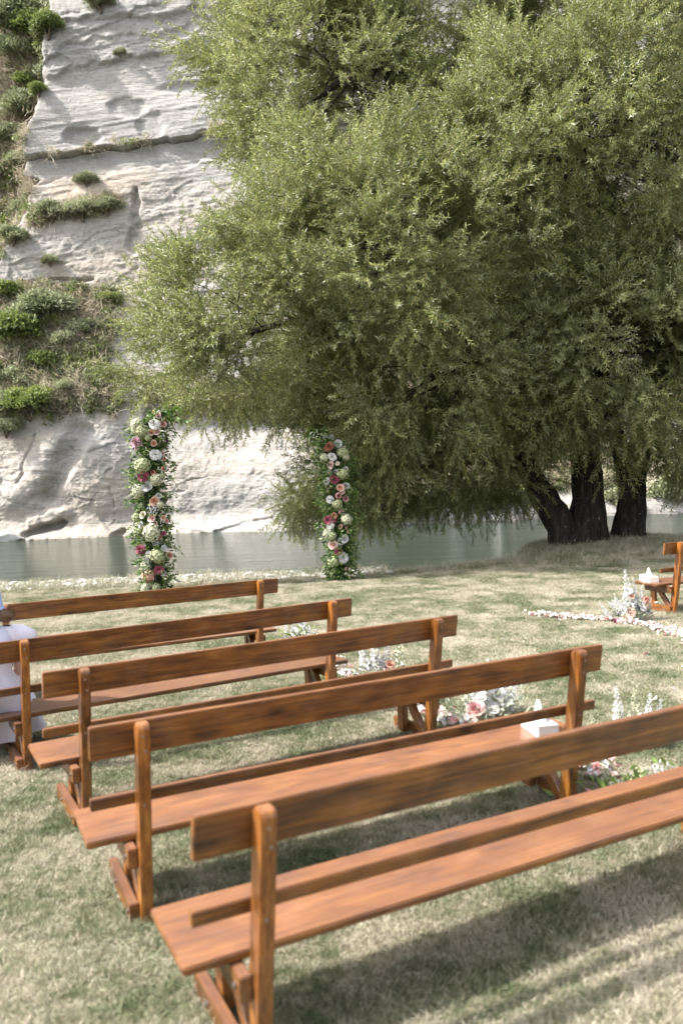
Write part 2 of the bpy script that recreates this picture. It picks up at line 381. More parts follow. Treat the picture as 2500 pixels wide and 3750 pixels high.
# ------------------------------------------------------------------ cliff
def uv(x, y, z):
    """position of a cliff point in image pixels, projected through the camera (each about 1.55 cm)"""
    dz = z - H; dep = y * _c - dz * _s; u_ = y * _s + dz * _c
    a, v = F * x / dep, -F * u_ / dep
    return 1250 + a * cr + v * sr, 1875 - a * sr + v * cr
def seg(U, V, x0, y0, x1, y1):
    """distance and parameter to a segment"""
    dx, dy = x1 - x0, y1 - y0; t = np.clip(((U - x0) * dx + (V - y0) * dy) / (dx * dx + dy * dy), 0, 1)
    return np.hypot(U - x0 - t * dx, V - y0 - t * dy), t
def cells(x, y, seed, tilt):
    """angular broken facets: every point belongs to its nearest random seed and lies on that seed's tilted plane"""
    ix, iy = np.floor(x), np.floor(y); best = np.full(np.shape(x), 9e9); out = np.zeros(np.shape(x))
    for a in (-1, 0, 1):
        for b_ in (-1, 0, 1):
            jx, jy = ix + a, iy + b_; px = jx + _hash(jx, jy, seed); py = jy + _hash(jx, jy, seed + 1)
            d2 = (x - px) ** 2 + (y - py) ** 2; m = d2 < best; best = np.where(m, d2, best)
            out = np.where(m, (_hash(jx, jy, seed + 2) - .5) + tilt * ((_hash(jx, jy, seed + 3) - .5) * (x - px) + (_hash(jx, jy, seed + 4) - .5) * (y - py)), out)
    return out
def cliff_y(x, z):
    base = 46.9 + .17 * np.clip(z, -2, 60) - 1.6 * np.exp(-((x + 2.5) / 3.5) ** 2) * (1 - ss(0, 9, z)) + .03 * np.abs(x)
    U, V = uv(x, base, z)
    U0, V0 = U, V
    U = U + 26 * fbm(x * .55, z * .55, 65, 4, .6); V = V + 13 * fbm(x * .6, z * .7, 66, 4, .6)
    s = z - .11 * x
    wx = x + .8 * fbm(x * .3, z * .3, 71, 3)
    d = .34 * fbm(wx * .09, s * .16, 21, 4) + .09 * fbm(wx * .35, s * .55, 31, 4)
    d = d + .045 * fbm(wx * .9, s * 2.6, 41, 3) * (1 - .4 * ss(250, 330, V) * (1 - ss(560, 620, V))) * (1 - .85 * ss(1480, 1540, V0))
    # thin bedding lines
    d = d + (.028 * vn(x * .25, s * 7, 51) + .018 * vn(x * .5, s * 15, 52)) * (1 - .9 * ss(1480, 1540, V0))
    rough = ss(620, 720, V) + (1 - ss(230, 300, V))
    bl = np.abs(fbm(wx * .8, s * 1.4, 61, 4)); d = d + rough * .05 * (1 - .8 * ss(1480, 1540, V0)) * (bl - .2)
    d = d + rough * .04 * fbm(x * 3.1, z * 3.4, 62, 3)
    qx = x + .5 * fbm(x * .9, z * .9, 67, 3); qz = s + (.14 + .25 * ss(1480, 1540, V0)) * fbm(x * .8, z, 68, 3)
    lw = ss(1480, 1540, V0)
    d = d + (rough * .10 + .02) * (1 - lw * .35) * cells(qx * .26 + lw * qz * .22, qz * (.60 - .28 * lw) - lw * qx * .1, 131, 1.3) + (rough * .045 + .01) * (1 - lw * .4) * cells(qx * .9 + lw * qz * .5, qz * (1.7 - .8 * lw), 141, 1.2) + rough * .028 * cells(qx * 2.6, qz * 3.8, 151, 1.2) + (rough * .02 + .004) * cells(qx * 5, qz * 8, 161, 1.2)
    # the two long ledges
    e1 = 578 - .122 * (U - 100) + 9 * vn(U * .02, U * 0, 7)
    d = d + .34 * (1 - ss(-4, 4, V - e1)) * ss(300, 420, V) - .34 * (1 - ss(1, 7, np.abs(V - e1 - 2)))
    e1b = e1 + 105 + 45 * fbm(U * .012, U * 0 + 4, 8, 3)
    d = d - .22 * ss(-8, 22, V - e1) * (1 - ss(-8, 8, V - e1b))
    d = d + .12 * ss(-8, 8, V - e1b)
    e2 = 262 - .22 * (U - 250) + 20 * fbm(U * .015, U * 0, 9, 3)
    d = d + .22 * (1 - ss(-7, 7, V - e2)) ; d = d + .15 * (1 - ss(-8, 8, V - e2 + 70 + 25 * fbm(U * .01, U * 0, 12, 2)))
    e3 = e2 - 140 + .1 * (U - 400); d = d + .28 * (1 - ss(-8, 8, V - e3))
    # hollows in the smooth face
    for (hx, hy, rx, ry, dp) in ((480, 405, 80, 40, .28), (300, 515, 75, 40, .35), (700, 330, 120, 28, .25), (560, 480, 50, 60, .18)):
        q = ((U - hx) / rx) ** 2 + ((V - hy) / ry) ** 2; d = d - dp * (1 - ss(.2, 1.15, q + .5 * ((V - hy) / ry))) 
    # fissure
    q, t = seg(U, V, 508, 700, 484, 905); d = d - .38 * (1 - ss(1 + 8 * t, 14 + 22 * t, q))
    q, t = seg(U, V, 100, 1035, 330, 1022); d = d - .35 * (1 - ss(2, 10, q))
    # talus slope and lower bulge
    m = 1 - ss(330, 640, U)
    d = d + (1.9 * ss(1040, 1500, V) * m + .9 * ss(1100, 1480, V) * (1 - m))
    d = d + .5 * np.sin(np.clip((V - 1500) / 440, 0, 1) * math.pi) - .9 * ss(1490, 1520, V - .1 * (U - 600) ) * (U > 560) * (1 - ss(1540, 1640, V)) * .6
    low = ss(1480, 1540, V); d = d + .25 * ss(560, 700, U) * ss(1640, 1720, V)
    d = d + low * (.26 * fbm(wx * .4 + z * .3, z * .4 - x * .2, 81, 3) + .03 * fbm(x * 2.4, z * 2.4, 82, 3))
    for (a0, b0, a1, b1, wd, dp) in ((178, 1592, 128, 1770, 9, .55), (44, 1712, 20, 1830, 8, .6), (0, 1790, 42, 1712, 6, .3), (438, 1785, 455, 1900, 3, .35), (455, 1900, 420, 1960, 3, .3),
                                     (325, 1812, 385, 1830, 4, .4), (430, 1735, 450, 1720, 5, .4), (560, 1700, 640, 1690, 3, .25), (700, 1760, 790, 1745, 4, .25), (60, 1795, 110, 1830, 5, .4), (45, 1716, 95, 1718, 5, .4), (0, 1915, 60, 1900, 6, .5), (660, 1800, 690, 1795, 8, .3)):
        q, t = seg(U, V, a0, b0, a1, b1); d = d - dp * (1 - ss(wd * .1, wd * .9, q)) * .28
    # shaded gully below the overhang
    q, t = seg(U, V, 345, 1600, 228, 1815); wd = 45 - 18 * t
    side = (U - (345 - (V - 1600) * .54)); d = d - low * .5 * (1 - ss(wd * .2, wd * 1.4, q)) + low * .45 * np.exp(-((side + 90) / 60) ** 2) * ss(1560, 1620, V) * (1 - ss(1800, 1900, V))
    # cave at the waterline
    q, t = seg(U, V, 155, 1950, 262, 1908); d = d - .6 * (1 - ss(3 + 4 * t, 22 + 6 * t, q)); q, t = seg(U, V, 170, 1900, 290, 1870); d = d + .35 * (1 - ss(5, 34, q))
    q, t = seg(U, V, 465, 1955, 492, 1935); d = d - .6 * (1 - ss(1, 14, q))
    q, t = seg(U, V, 800, 1935, 1010, 1905); d = d - .2 * (1 - ss(2, 14, q))
    # foot shelf at the water
    d = d + .55 * (1 - ss(-.9, -.2, z)) + .3 * (1 - ss(-.5, .25, z))
    # gully on the far left, the cliff turns away
    gl = 150 - .18 * (V - 300) * (V < 650) - .5 * np.clip(V - 650, 0, 400) + 18 * fbm(V * .01, V * 0, 13, 3)
    d = d - 2.0 * (1 - ss(-50, 8, U - gl)) * (1 - ss(960, 1180, V))
    # low bank beyond the willow
    rgt = ss(-.5, 2.5, x)
    d = d * (1 - .5 * rgt) + rgt * (.8 * (1 - ss(-.5, 1.1, z)) - 1.2 * ss(.4, 1.6, z) + .5)
    return base - d, U0, V0
cx_ = np.concatenate([np.linspace(-60, -23, 40), np.linspace(-22.85, 5, 400), np.linspace(5.15, 22, 130), np.linspace(22.6, 60, 30)])
cz_ = np.concatenate([np.linspace(-2, 7, 170), np.linspace(7.06, 31, 350), np.linspace(31.4, 46, 24)])
CX, CZ = np.meshgrid(cx_, cz_); CY, CU, CV = cliff_y(CX, CZ)
st = CZ - .11 * CX
# what grows or stains where: R = soil and plant cover, G = warm tan, B = grey staining
veg = (1 - ss(-70, 30, CU - (150 - .18 * (CV - 300) * (CV < 650) - .5 * np.clip(CV - 650, 0, 400)) )) * (1 - ss(1050, 1200, CV)) * .9
veg = np.maximum(veg, ss(1010, 1120, CV) * (1 - ss(1440, 1560, CV + 50 * fbm(CX * .8, CZ * .3, 91, 3))) * (1 - ss(250, 520, CU + 110 * fbm(CX * .25, CZ * .3, 92, 3))))
e1 = 578 - .122 * (CU - 100)
veg = np.maximum(veg, .42 * (1 - ss(2, 9, np.abs(CV - e1 + 4))) * ss(.0, .35, fbm(CX * .45, CX * 0, 93, 2) + .12) * (CU > 110) * (CU < 900))
q, t = seg(CU, CV, 135, 800, 430, 745); veg = np.maximum(veg, .62 * (1 - ss(6, 42, q + 20 * fbm(CX, CZ, 94, 3))))
q, t = seg(CU, CV, 600, 1440, 1100, 1480); veg = np.maximum(veg, .75 * (1 - ss(20, 60, q + 20 * fbm(CX, CZ, 95, 3))))
veg = np.maximum(veg, ss(-1.6, .6, CX + .8 * fbm(CX, CZ * .7, 111, 3)) * ss(.0, .9, CZ + .5 * fbm(CX * .6, CZ, 112, 2)) * .95 * (1 - ss(14, 26, CZ)))
veg = np.maximum(veg, .45 * ss(.12, .4, fbm(CX * .5, CZ * .6, 96, 4)) * (1 - ss(150, 420, CU)) * ss(600, 700, CV) * (1 - ss(1500, 1600, CV)))
veg = np.clip(veg, 0, 1)
warm = np.clip(.35 + .6 * fbm(CX * .15, st * .5, 97, 4), 0, 1) * (ss(560, 700, CV) * .8 + .2)
warm = np.maximum(warm, .8 * (1 - ss(20, 60, np.abs(CV - e1 - 130))) * ss(150, 200, CU) * (1 - ss(520, 620, CU)))
grey = np.clip(.5 + .9 * fbm(CX * .12, st * .8, 98, 4), 0, 1) * .6
grey = np.maximum(grey, .9 * ss(.0, .3, vn(CX * 2.2, CZ * .1, 99) + .15 * vn(CX * 9, CZ * .3, 100)) * ss(1500, 1550, CV) * (1 - ss(1640, 1720, CV)) * ss(560, 700, CU))
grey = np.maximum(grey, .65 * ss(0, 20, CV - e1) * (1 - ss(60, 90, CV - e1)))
colr = np.stack([veg, warm, grey, np.ones_like(veg)], -1).reshape(-1, 4)
def cliffmat():
    m, n, b = M('siltstone', .92, .15)
    at = N(n, 'ShaderNodeAttribute', attribute_name='stain'); sp = N(n, 'ShaderNodeSeparateColor'); n.links.new(at.outputs['Color'], sp.inputs[0])
    g = N(n, 'ShaderNodeNewGeometry')
    mp = N(n, 'ShaderNodeMapping'); mp.inputs['Rotation'].default_value = (0, R(-6.3), 0); n.links.new(g.outputs['Position'], mp.inputs[0])
    mp2 = N(n, 'ShaderNodeMapping'); mp2.inputs['Scale'].default_value = (.45, .45, 6.5); n.links.new(mp.outputs[0], mp2.inputs[0])
    n1 = N(n, 'ShaderNodeTexNoise', Scale=1.2, Detail=6.0, Roughness=.65); n.links.new(mp2.outputs[0], n1.inputs['Vector'])
    n2 = N(n, 'ShaderNodeTexNoise', Scale=3.5, Detail=6.0, Roughness=.7); n.links.new(g.outputs['Position'], n2.inputs['Vector'])
    r = ramp(n, [(.3, (.315, .305, .29)), (.5, (.39, .378, .36)), (.7, (.44, .427, .408))]); n.links.new(n1.outputs[0], r.inputs[0])
    r2 = ramp(n, [(.34, (.80, .79, .78)), (.42, (.96, .95, .95)), (.62, (1.08, 1.08, 1.08))]); n.links.new(n2.outputs[0], r2.inputs[0])
    c = mix(n, 1., r.outputs[0], r2.outputs[0], 'MULTIPLY')
    nf = N(n, 'ShaderNodeTexNoise', Scale=7.0, Detail=6.0, Roughness=.75); n.links.new(mp.outputs[0], nf.inputs['Vector'])
    rf = ramp(n, [(.33, (.58, .57, .56)), (.42, (.93, .93, .93)), (.7, (1.10, 1.10, 1.10))]); n.links.new(nf.outputs[0], rf.inputs[0])
    c = mix(n, 1., c, rf.outputs[0], 'MULTIPLY')
    c = mix(n, sp.outputs[1], c, mix(n, .72, c, (.50, .40, .29)))
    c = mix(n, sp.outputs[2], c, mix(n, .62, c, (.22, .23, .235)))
    vr = ramp(n, [(.35, (.13, .13, .08)), (.5, (.27, .25, .17)), (.65, (.46, .40, .31))]); n.links.new(n2.outputs[0], vr.inputs[0])
    nm = N(n, 'ShaderNodeMath', operation='MULTIPLY_ADD'); n.links.new(n2.outputs[0], nm.inputs[0]); nm.inputs[1].default_value = 1.4; nm.inputs[2].default_value = -.35
    m2 = N(n, 'ShaderNodeMath', operation='MULTIPLY', use_clamp=True); n.links.new(sp.outputs[0], m2.inputs[0])
    ad = N(n, 'ShaderNodeMath', operation='ADD'); n.links.new(nm.outputs[0], ad.inputs[0]); ad.inputs[1].default_value = .55; n.links.new(ad.outputs[0], m2.inputs[1])
    c = mix(n, m2.outputs[0], c, vr.outputs[0])
    n3 = N(n, 'ShaderNodeTexNoise', Scale=9.0, Detail=6.0, Roughness=.75); n.links.new(mp.outputs[0], n3.inputs['Vector'])
    vo = N(n, 'ShaderNodeTexVoronoi', Scale=1.3, feature='DISTANCE_TO_EDGE'); wv = N(n, 'ShaderNodeVectorMath', operation='MULTIPLY_ADD'); n.links.new(n2.outputs['Color'], wv.inputs[0]); wv.inputs[1].default_value = (.9, .9, .9); n.links.new(mp.outputs[0], wv.inputs[2]); n.links.new(wv.outputs[0], vo.inputs['Vector'])
    cr_ = ramp(n, [(.0, (0, 0, 0)), (.035, (1, 1, 1))]); n.links.new(vo.outputs['Distance'], cr_.inputs[0])
    n.links.new(c, b.inputs['Base Color'])
    sm = N(n, 'ShaderNodeMath', operation='ADD'); n.links.new(n1.outputs[0], sm.inputs[0]); n.links.new(n2.outputs[0], sm.inputs[1])
    s3 = N(n, 'ShaderNodeMath', operation='MULTIPLY_ADD'); n.links.new(n3.outputs[0], s3.inputs[0]); s3.inputs[1].default_value = .6; n.links.new(sm.outputs[0], s3.inputs[2])
    s4 = N(n, 'ShaderNodeMath', operation='MULTIPLY_ADD'); n.links.new(cr_.outputs[0], s4.inputs[0]); s4.inputs[1].default_value = .0; n.links.new(s3.outputs[0], s4.inputs[2])
    bump(n, b, s4.outputs[0], 1., .09)
    return m
me = mesh('cliff', np.stack([CX, CY, CZ], -1).reshape(-1, 3), grid_faces(len(cx_), len(cz_)), cliffmat(), False, {'stain': colr})
tag(link('rock_cliff', me), kind='structure')
# plateau behind the rim so that the cliff has a top
me = mesh('plateau', [(-60, 51, 45.9), (60, 51, 45.9), (60, 120, 47), (-60, 120, 47)], [(0, 1, 2, 3)], plain('plateau_soil', (.12, .13, .06), .9))
tag(link('hill_top', me), kind='structure')

def cliff_pt(u, v):
    """world point on the cliff face that projects to image pixel (u, v)"""
    x = (u - 1250) * .0152; z = 2 + (1776 - v) * .0153
    for _ in range(25):
        y, U, V = cliff_y(np.array([x]), np.array([z]))
        x += float(u - U[0]) * .0145; z -= float(v - V[0]) * .0145
    return Vector((x, float(y[0]), z))

# ---- plants on the cliff
def foliage_cloud(n, rx, ry, rz, leaf, wid, seed, lumps=9, droop=.0):
    g = np.random.default_rng(seed)
    C = unit(g.normal(size=(lumps, 3))) * np.array([rx, ry, rz]) * .62; C[:, 2] = np.abs(C[:, 2]) * .9
    rad = g.uniform(.34, .55, lumps)
    k = g.integers(0, lumps, n); d = unit(g.normal(size=(n, 3))); d[:, 2] = np.where(d[:, 2] < -.3, -d[:, 2], d[:, 2])
    P = C[k] + d * (rad[k] * g.uniform(.55, 1.08, n))[:, None] * np.array([rx, ry, rz])
    D = unit(d * .8 + g.normal(size=(n, 3)) * .7 + np.array([0, 0, .35 - droop])); Sd = unit(np.cross(D, g.normal(size=(n, 3))))
    return leaf_quads(P, D, Sd, leaf * g.uniform(.6, 1.3, n), wid * g.uniform(.7, 1.2, n))
SH = []
for i, (mt, lf, wd) in enumerate((('shrub', .12, .075), ('shrub_grey', .10, .06), ('shrub', .10, .07), ('shrub_grey', .15, .06))):
    V, Fc = foliage_cloud(5200, 1, .8, .8, lf, wd, 100 + i, 16)
    t = [tube(bezier((0, 0, -.45), (a * .2, b * .2, .1), (a * .6, b * .5, .5), 5), np.linspace(.06, .015, 5), 5) for a, b in ((1, .2), (-.8, -.3), (.1, -.9), (-.2, .8))]
    V2, F2 = join(t)
    SH.append((mesh('shrub_foliage', V, Fc, MAT[mt]), mesh('shrub_stem', V2, F2, plain('twig_%d' % i, (.12, .09, .06)))))
shr = [
 (1190, 1850, 70, 1, 'dull bush over the far waterline between the shorter flower pillar and the white cliff'),
 (1330, 1800, 95, 3, 'grey-green bush across the river just under the willow crown'),
 (1480, 1840, 80, 2, 'dark bush across the river among hanging willow whips'),
 (1640, 1790, 100, 1, 'broad dusty bush across the river above the pale boulders'),
 (1820, 1800, 90, 2, 'dark green bush across the river just beside the leaning trunk'),
 (2215, 1810, 60, 3, 'bush across the river framed by the gap of the two willows'),
 (2420, 1780, 90, 1, 'dull bush across the river behind the single trunk'),
 (2520, 1700, 110, 1, 'brownish bush across the river at the frame edge above the lone bench'),
 (70, 20, 120, 3, 'soft grey-green bush filling the extreme upper corner of the gully'),
 (70, 250, 60, 0, 'leafy green bush between the two dusty ones in the upper gully'),
 (40, 540, 60, 3, 'pale ragged bush above the yellow-green one where the long ledge starts'),
 (40, 720, 55, 1, 'grey bush below the long ledge at the frame edge'),
 (60, 860, 60, 3, 'washed-out bush at the frame edge level with the dark fissure'),
 (270, 1260, 60, 3, 'dusty bush low on the slope between the lime green and the round grey one'),
 (110, 1390, 60, 3, 'grey-green bush right above the vivid green one'),
 (300, 1420, 50, 1, 'small dull bush in dry grass above the bare lower rock'),
  # u, v, half width in image pixels, kind, label
 (120, 55, 105, 0, 'bright green bush at the top corner of the cliff, above the gully'),
 (25, 140, 90, 3, 'grey-green bush on the cliff edge below the topmost bright bush'),
 (385, 30, 60, 3, 'olive bush hanging over the cliff rim beside the pale upper ledges'),
 (195, 110, 70, 2, 'mid green bush in the upper gully beside the layered ledges'),
 (120, 230, 75, 1, 'dusty grey-green bush halfway down the upper gully'),
 (60, 350, 95, 3, 'silvery leaved bush in the gully beside the smooth striped rock face'),
 (150, 330, 42, 2, 'narrow dark bush clinging to the edge of the smooth rock face'),
 (20, 450, 70, 1, 'dark ragged bush above the rust stained hollow of the gully'),
 (15, 620, 45, 0, 'small yellow-green bush where the long ledge meets the gully'),
 (320, 650, 46, 1, 'small grey bush alone on the pale band under the long ledge'),
 (445, 200, 26, 1, 'tiny bush in a crack of the topmost layered ledges'),
 (200, 770, 60, 3, 'straw coloured low bush on the second ledge, at its gully end'),
 (310, 765, 60, 1, 'grey bush in the middle of the second ledge'),
 (400, 755, 48, 3, 'olive bush on the second ledge next to the dark fissure'),
 (190, 950, 36, 1, 'small grey bush dangling on the pale face above the grassy slope'),
 (30, 1060, 70, 0, 'green bush at the head of the grassy slope'),
 (190, 1130, 110, 3, 'large grey-green bush on the upper grassy slope'),
 (90, 1210, 110, 0, 'large fresh green bush in the middle of the grassy slope'),
 (215, 1180, 48, 2, 'dark green bush tucked beside the large grey-green one'),
 (335, 1200, 60, 1, 'round grey bush alone amid the tan dry grass'),
 (205, 1325, 62, 0, 'bright lime green bush on the lower grassy slope'),
 (15, 1350, 60, 2, 'mid green bush on the edge of the lower grassy slope'),
 (165, 1465, 95, 0, 'vivid dark-and-bright green bush just above the bare lower rock'),
 (60, 1480, 80, 3, 'pale ivy-like bush beside the vivid green one above the bare rock'),
 (90, 1560, 60, 1, 'dull bush hanging over the top of the bare lower rock'),
 (410, 1090, 45, 2, 'small green bush near the willow side of the dry slope'),
]
for (u, v, hw, k, lab) in shr:
    p = cliff_pt(u, v + hw * .25); s = hw * .0155
    o = empty('shrub', (p.x, p.y - .25 * s, p.z - .2 * s), random.uniform(0, 6)); s *= 1.2
    tag(o, lab, 'bush', 'bushes growing on the cliff'); o.scale = (s, s, s * random.uniform(.8, 1.0))
    link('foliage', SH[k][0], o); link('stem', SH[k][1], o)

# undergrowth and dry grass on the cliff (nobody could count it)
def tuft(n, h, spread, wd, seed, lean=.5, mat=None, name='tuft'):
    g = np.random.default_rng(seed)
    P = g.normal(0, spread, (n, 3)); P[:, 2] = 0
    D = unit(np.stack([g.normal(0, lean, n), g.normal(0, lean, n), np.ones(n)], 1)); Sd = unit(np.cross(D, g.normal(size=(n, 3))))
    L = h * g.uniform(.5, 1.25, n)
    i = np.arange(n) * 3
    bend = g.normal(0, .25, (n, 3)) * L[:, None]; bend[:, 2] = -np.abs(bend[:, 2]) * .5
    V = np.stack([P - Sd * wd / 2, P + Sd * wd / 2, P + D * L[:, None] * .6 - Sd * wd * .35, P + D * L[:, None] * .6 + Sd * wd * .35, P + D * L[:, None] + bend], 1).reshape(-1, 3)
    i = np.arange(n) * 5
    Fc = np.concatenate([np.stack([i, i + 1, i + 3], 1), np.stack([i, i + 3, i + 2], 1), np.stack([i + 2, i + 3, i + 4], 1)])
    return mesh(name, V, Fc, mat)
dryp = [tuft(46, .7, .22, .035, 300 + i, .75, MAT['dry'], 'dry_tuft') for i in range(3)]
undp = []
for i in range(3):
    V, Fc = foliage_cloud(90, .5, .4, .35, .17, .10, 310 + i, 5)
    undp.append(mesh('undergrowth_tuft', V, Fc, MAT['shrub_grey'] if i < 2 else MAT['shrub']))
fl = veg.ravel(); area = np.where((CX.ravel() > -23) & (CX.ravel() < 16), 1, 0)
pv = np.stack([CX, CY, CZ], -1).reshape(-1, 3)
tan = (.5 + fbm(CX * .35, CZ * .35, 120, 3)).ravel()
def pick(wt, n):
    wt = np.clip(wt, 0, None); return rng.choice(len(wt), n, p=wt / wt.sum())
i = pick((fl > .22) * fl ** 1.5 * area * np.clip(tan, .05, 1), 12000)
P = pv[i] + rng.normal(0, .05, (len(i), 3)); D = np.stack([rng.normal(0, .3, len(i)), -rng.uniform(.5, 1.0, len(i)), rng.uniform(-.6, .7, len(i))], 1)
tag(scatter('dry_grass', P, dir_frames(D, jitter=3), rng.uniform(.5, 1.25, len(i)), rng.integers(0, 3, len(i)), dryp), 'tan dry grass covering the ledges and slope of the cliff', 'grass')
i = pick((fl > .22) * fl ** 1.5 * area * np.clip(1.15 - tan, .05, 1), 10000)
P = pv[i] + rng.normal(0, .06, (len(i), 3)); D = np.stack([rng.normal(0, .3, len(i)), -rng.uniform(.3, 1.0, len(i)), rng.uniform(.2, 1, len(i))], 1)
tag(scatter('undergrowth', P, dir_frames(D, jitter=3), rng.uniform(.5, 1.3, len(i)), rng.integers(0, 3, len(i)), undp), 'low grey-green creeping plants on the ledges and slopes of the cliff', 'undergrowth')

# boulders at the far waterline
def rock(seed, flat=.7, n=3):
    import bmesh
    bm = bmesh.new(); bmesh.ops.create_icosphere(bm, subdivisions=n, radius=1)
    co = np.array([v.co[:] for v in bm.verts]); g = np.random.default_rng(seed)
    for _ in range(9):                                   # facets cut by planes
        nrm = unit(g.normal(size=(1, 3)))[0]; dd = g.uniform(.55, .85); t = co @ nrm; co = co - np.clip(t - dd, 0, None)[:, None] * nrm * .9
    co = co * (1 + .09 * fbm(co[:, 0] * 2 + seed, co[:, 1] * 2 + co[:, 2] * 2, seed, 3))[:, None]; co[:, 2] *= flat
    for v, c in zip(bm.verts, co): v.co = c
    me = bpy.data.meshes.new('rock'); bm.to_mesh(me); bm.free(); return me
stone_m = plain('pale_stone', (.42, .41, .39), .85, .2, .3, 3)
for (u, x, y, s, lab) in ((0, -18.0, 44.6, .75, 'jagged pale rock standing at the water below the grooved cliff foot'), (0, -19.6, 44.4, .5, 'low flat pale rock at the water near the frame edge'), (0, 6.0, 45.3, .9, 'pale boulder at the far waterline nearest the flower pillars'),
                          (0, 8.3, 45.4, 1.05, 'large white boulder beyond the river left of the leaning trunk'), (0, 10.0, 45.6, .9, 'white boulder right behind the leaning willow trunk'), (0, 12.2, 45.8, .8, 'pale boulder seen between the two willow trunks')):
    me = rock(int(abs(x) * 10), .8); me.materials.append(stone_m)
    tag(link('boulder', me, None, (x, y, WZ + .12), (0, 0, x), (s * 1.3, s, s)), lab, 'rock', 'rocks at the far waterline')

# ------------------------------------------------------------------ willows
LOB = {'A': [(-1.67, 15.5, 4.49, 2.3, 1.7, 1.65), (.92, 14.8, 5.57, 2.7, 1.9, 2.2), (-.04, 16.5, 9.24, 1.9, 1.7, 1.95), (-.9, 17.2, 10.9, 1.7, 1.3, 1.4), (1.75, 15.3, 3.6, 2.7, 1.2, 1.5),
             (0.0, 17.4, 1.95, 1.35, 1.0, 1.0), (2.62, 17.9, 2.05, 2.3, 1.0, 1.0), (1.1, 17.4, 1.75, 1.6, .8, .85), (3.1, 17.2, 2.0, 1.3, .6, .8), (2.4, 18.6, 9.29, 3.7, 1.5, 2.3), (2.26, 18.6, 5.51, 4.6, 1.6, 2.8)],
       'B': [(2.7, 17.6, 12.5, 4.3, 1.6, 1.5), (4.75, 15.3, 7.74, 3.0, 2.2, 2.5), (5.1, 15.4, 3.9, 2.5, 1.3, 1.75), (4.6, 18.6, 8.6, 3.2, 1.3, 2.6), (5.5, 18.8, 4.6, 2.8, 1.2, 1.9),
             (6.3, 18, 11.12, 2.8, 2, 1.9), (7.3, 17, 6.76, 2.0, 2.2, 3.5), (9.5, 17, 8, 2.2, 2, 5), (4.7, 16.2, 2.95, 2.0, .7, .95), (7.5, 16.6, 2.75, 1.3, .8, 1.2)]}
def sprig(seed, L=.60, n=30, wd=.019, lf=.100):
    g = np.random.default_rng(seed); t = np.linspace(.06, 1, n) ** .9
    stem = lambda t: np.stack([.15 * L * t ** 2, .04 * L * np.sin(t * 5 + seed), L * t * (1 - .12 * t)], 1)
    P = stem(t); T = unit(stem(t + .02) - P)
    ph = np.arange(n) * 2.4 + g.uniform(0, 6); side = np.stack([np.cos(ph), np.sin(ph), 0 * ph], 1); side = unit(side - (side * T).sum(1, keepdims=True) * T)
    D = unit(T * .72 + side * .72 + g.normal(0, .26, (n, 3)) + np.array([.12, 0, 0])); Sd = unit(np.cross(D, side + g.normal(0, .4, (n, 3))))
    V, Fc = leaf_quads(P, D, Sd, lf * g.uniform(.7, 1.2, n) * (1 - .25 * t), wd, .2, .12)
    # thin stem as a three sided ribbon
    ts = np.linspace(0, 1, 4); Q = stem(ts); w_ = .0028
    Vs = np.concatenate([Q + np.array([w_, 0, 0]), Q + np.array([-w_, w_, 0]), Q + np.array([-w_, -w_, 0])])
    fs = []
    for a, b_ in ((0, 4), (4, 8), (8, 0)):
        for k in range(3): fs += [(a + k, b_ + k, b_ + k + 1), (a + k, b_ + k + 1, a + k + 1)]
    nb = len(V)
    me = mesh('willow_sprig', np.concatenate([V, Vs]), np.concatenate([Fc, np.array(fs) + nb]), MAT['willow'])
    me.materials.append(MAT['twig']); mi = np.zeros(len(me.polygons), np.int32); mi[-len(fs):] = 1; me.polygons.foreach_set('material_index', mi)
    return me
MAT['twig'] = plain('willow_twig', (.16, .12, .06), .7)
def barkmat():
    m, n, b = M('willow_bark', .95, .15)
    g = N(n, 'ShaderNodeNewGeometry'); mp = N(n, 'ShaderNodeMapping'); mp.inputs['Scale'].default_value = (9, 9, 1.6); n.links.new(g.outputs['Position'], mp.inputs[0])
    no = N(n, 'ShaderNodeTexNoise', Scale=1.5, Detail=6.0, Roughness=.7, Distortion=.6); n.links.new(mp.outputs[0], no.inputs['Vector'])
    r = ramp(n, [(.35, (.012, .010, .008)), (.55, (.036, .030, .025)), (.75, (.085, .075, .062))]); n.links.new(no.outputs[0], r.inputs[0])
    li = N(n, 'ShaderNodeTexNoise', Scale=14.0, Detail=3.0); n.links.new(g.outputs['Position'], li.inputs['Vector'])
    lr = ramp(n, [(.66, (0, 0, 0)), (.72, (1, 1, 1))]); n.links.new(li.outputs[0], lr.inputs[0])
    n.links.new(mix(n, lr.outputs[0], r.outputs[0], (.22, .22, .2)), b.inputs['Base Color'])
    bump(n, b, no.outputs[0], 1., .08)
    return m
MAT['bark'] = barkmat()
SPR = [sprig(400 + i) for i in range(6)]
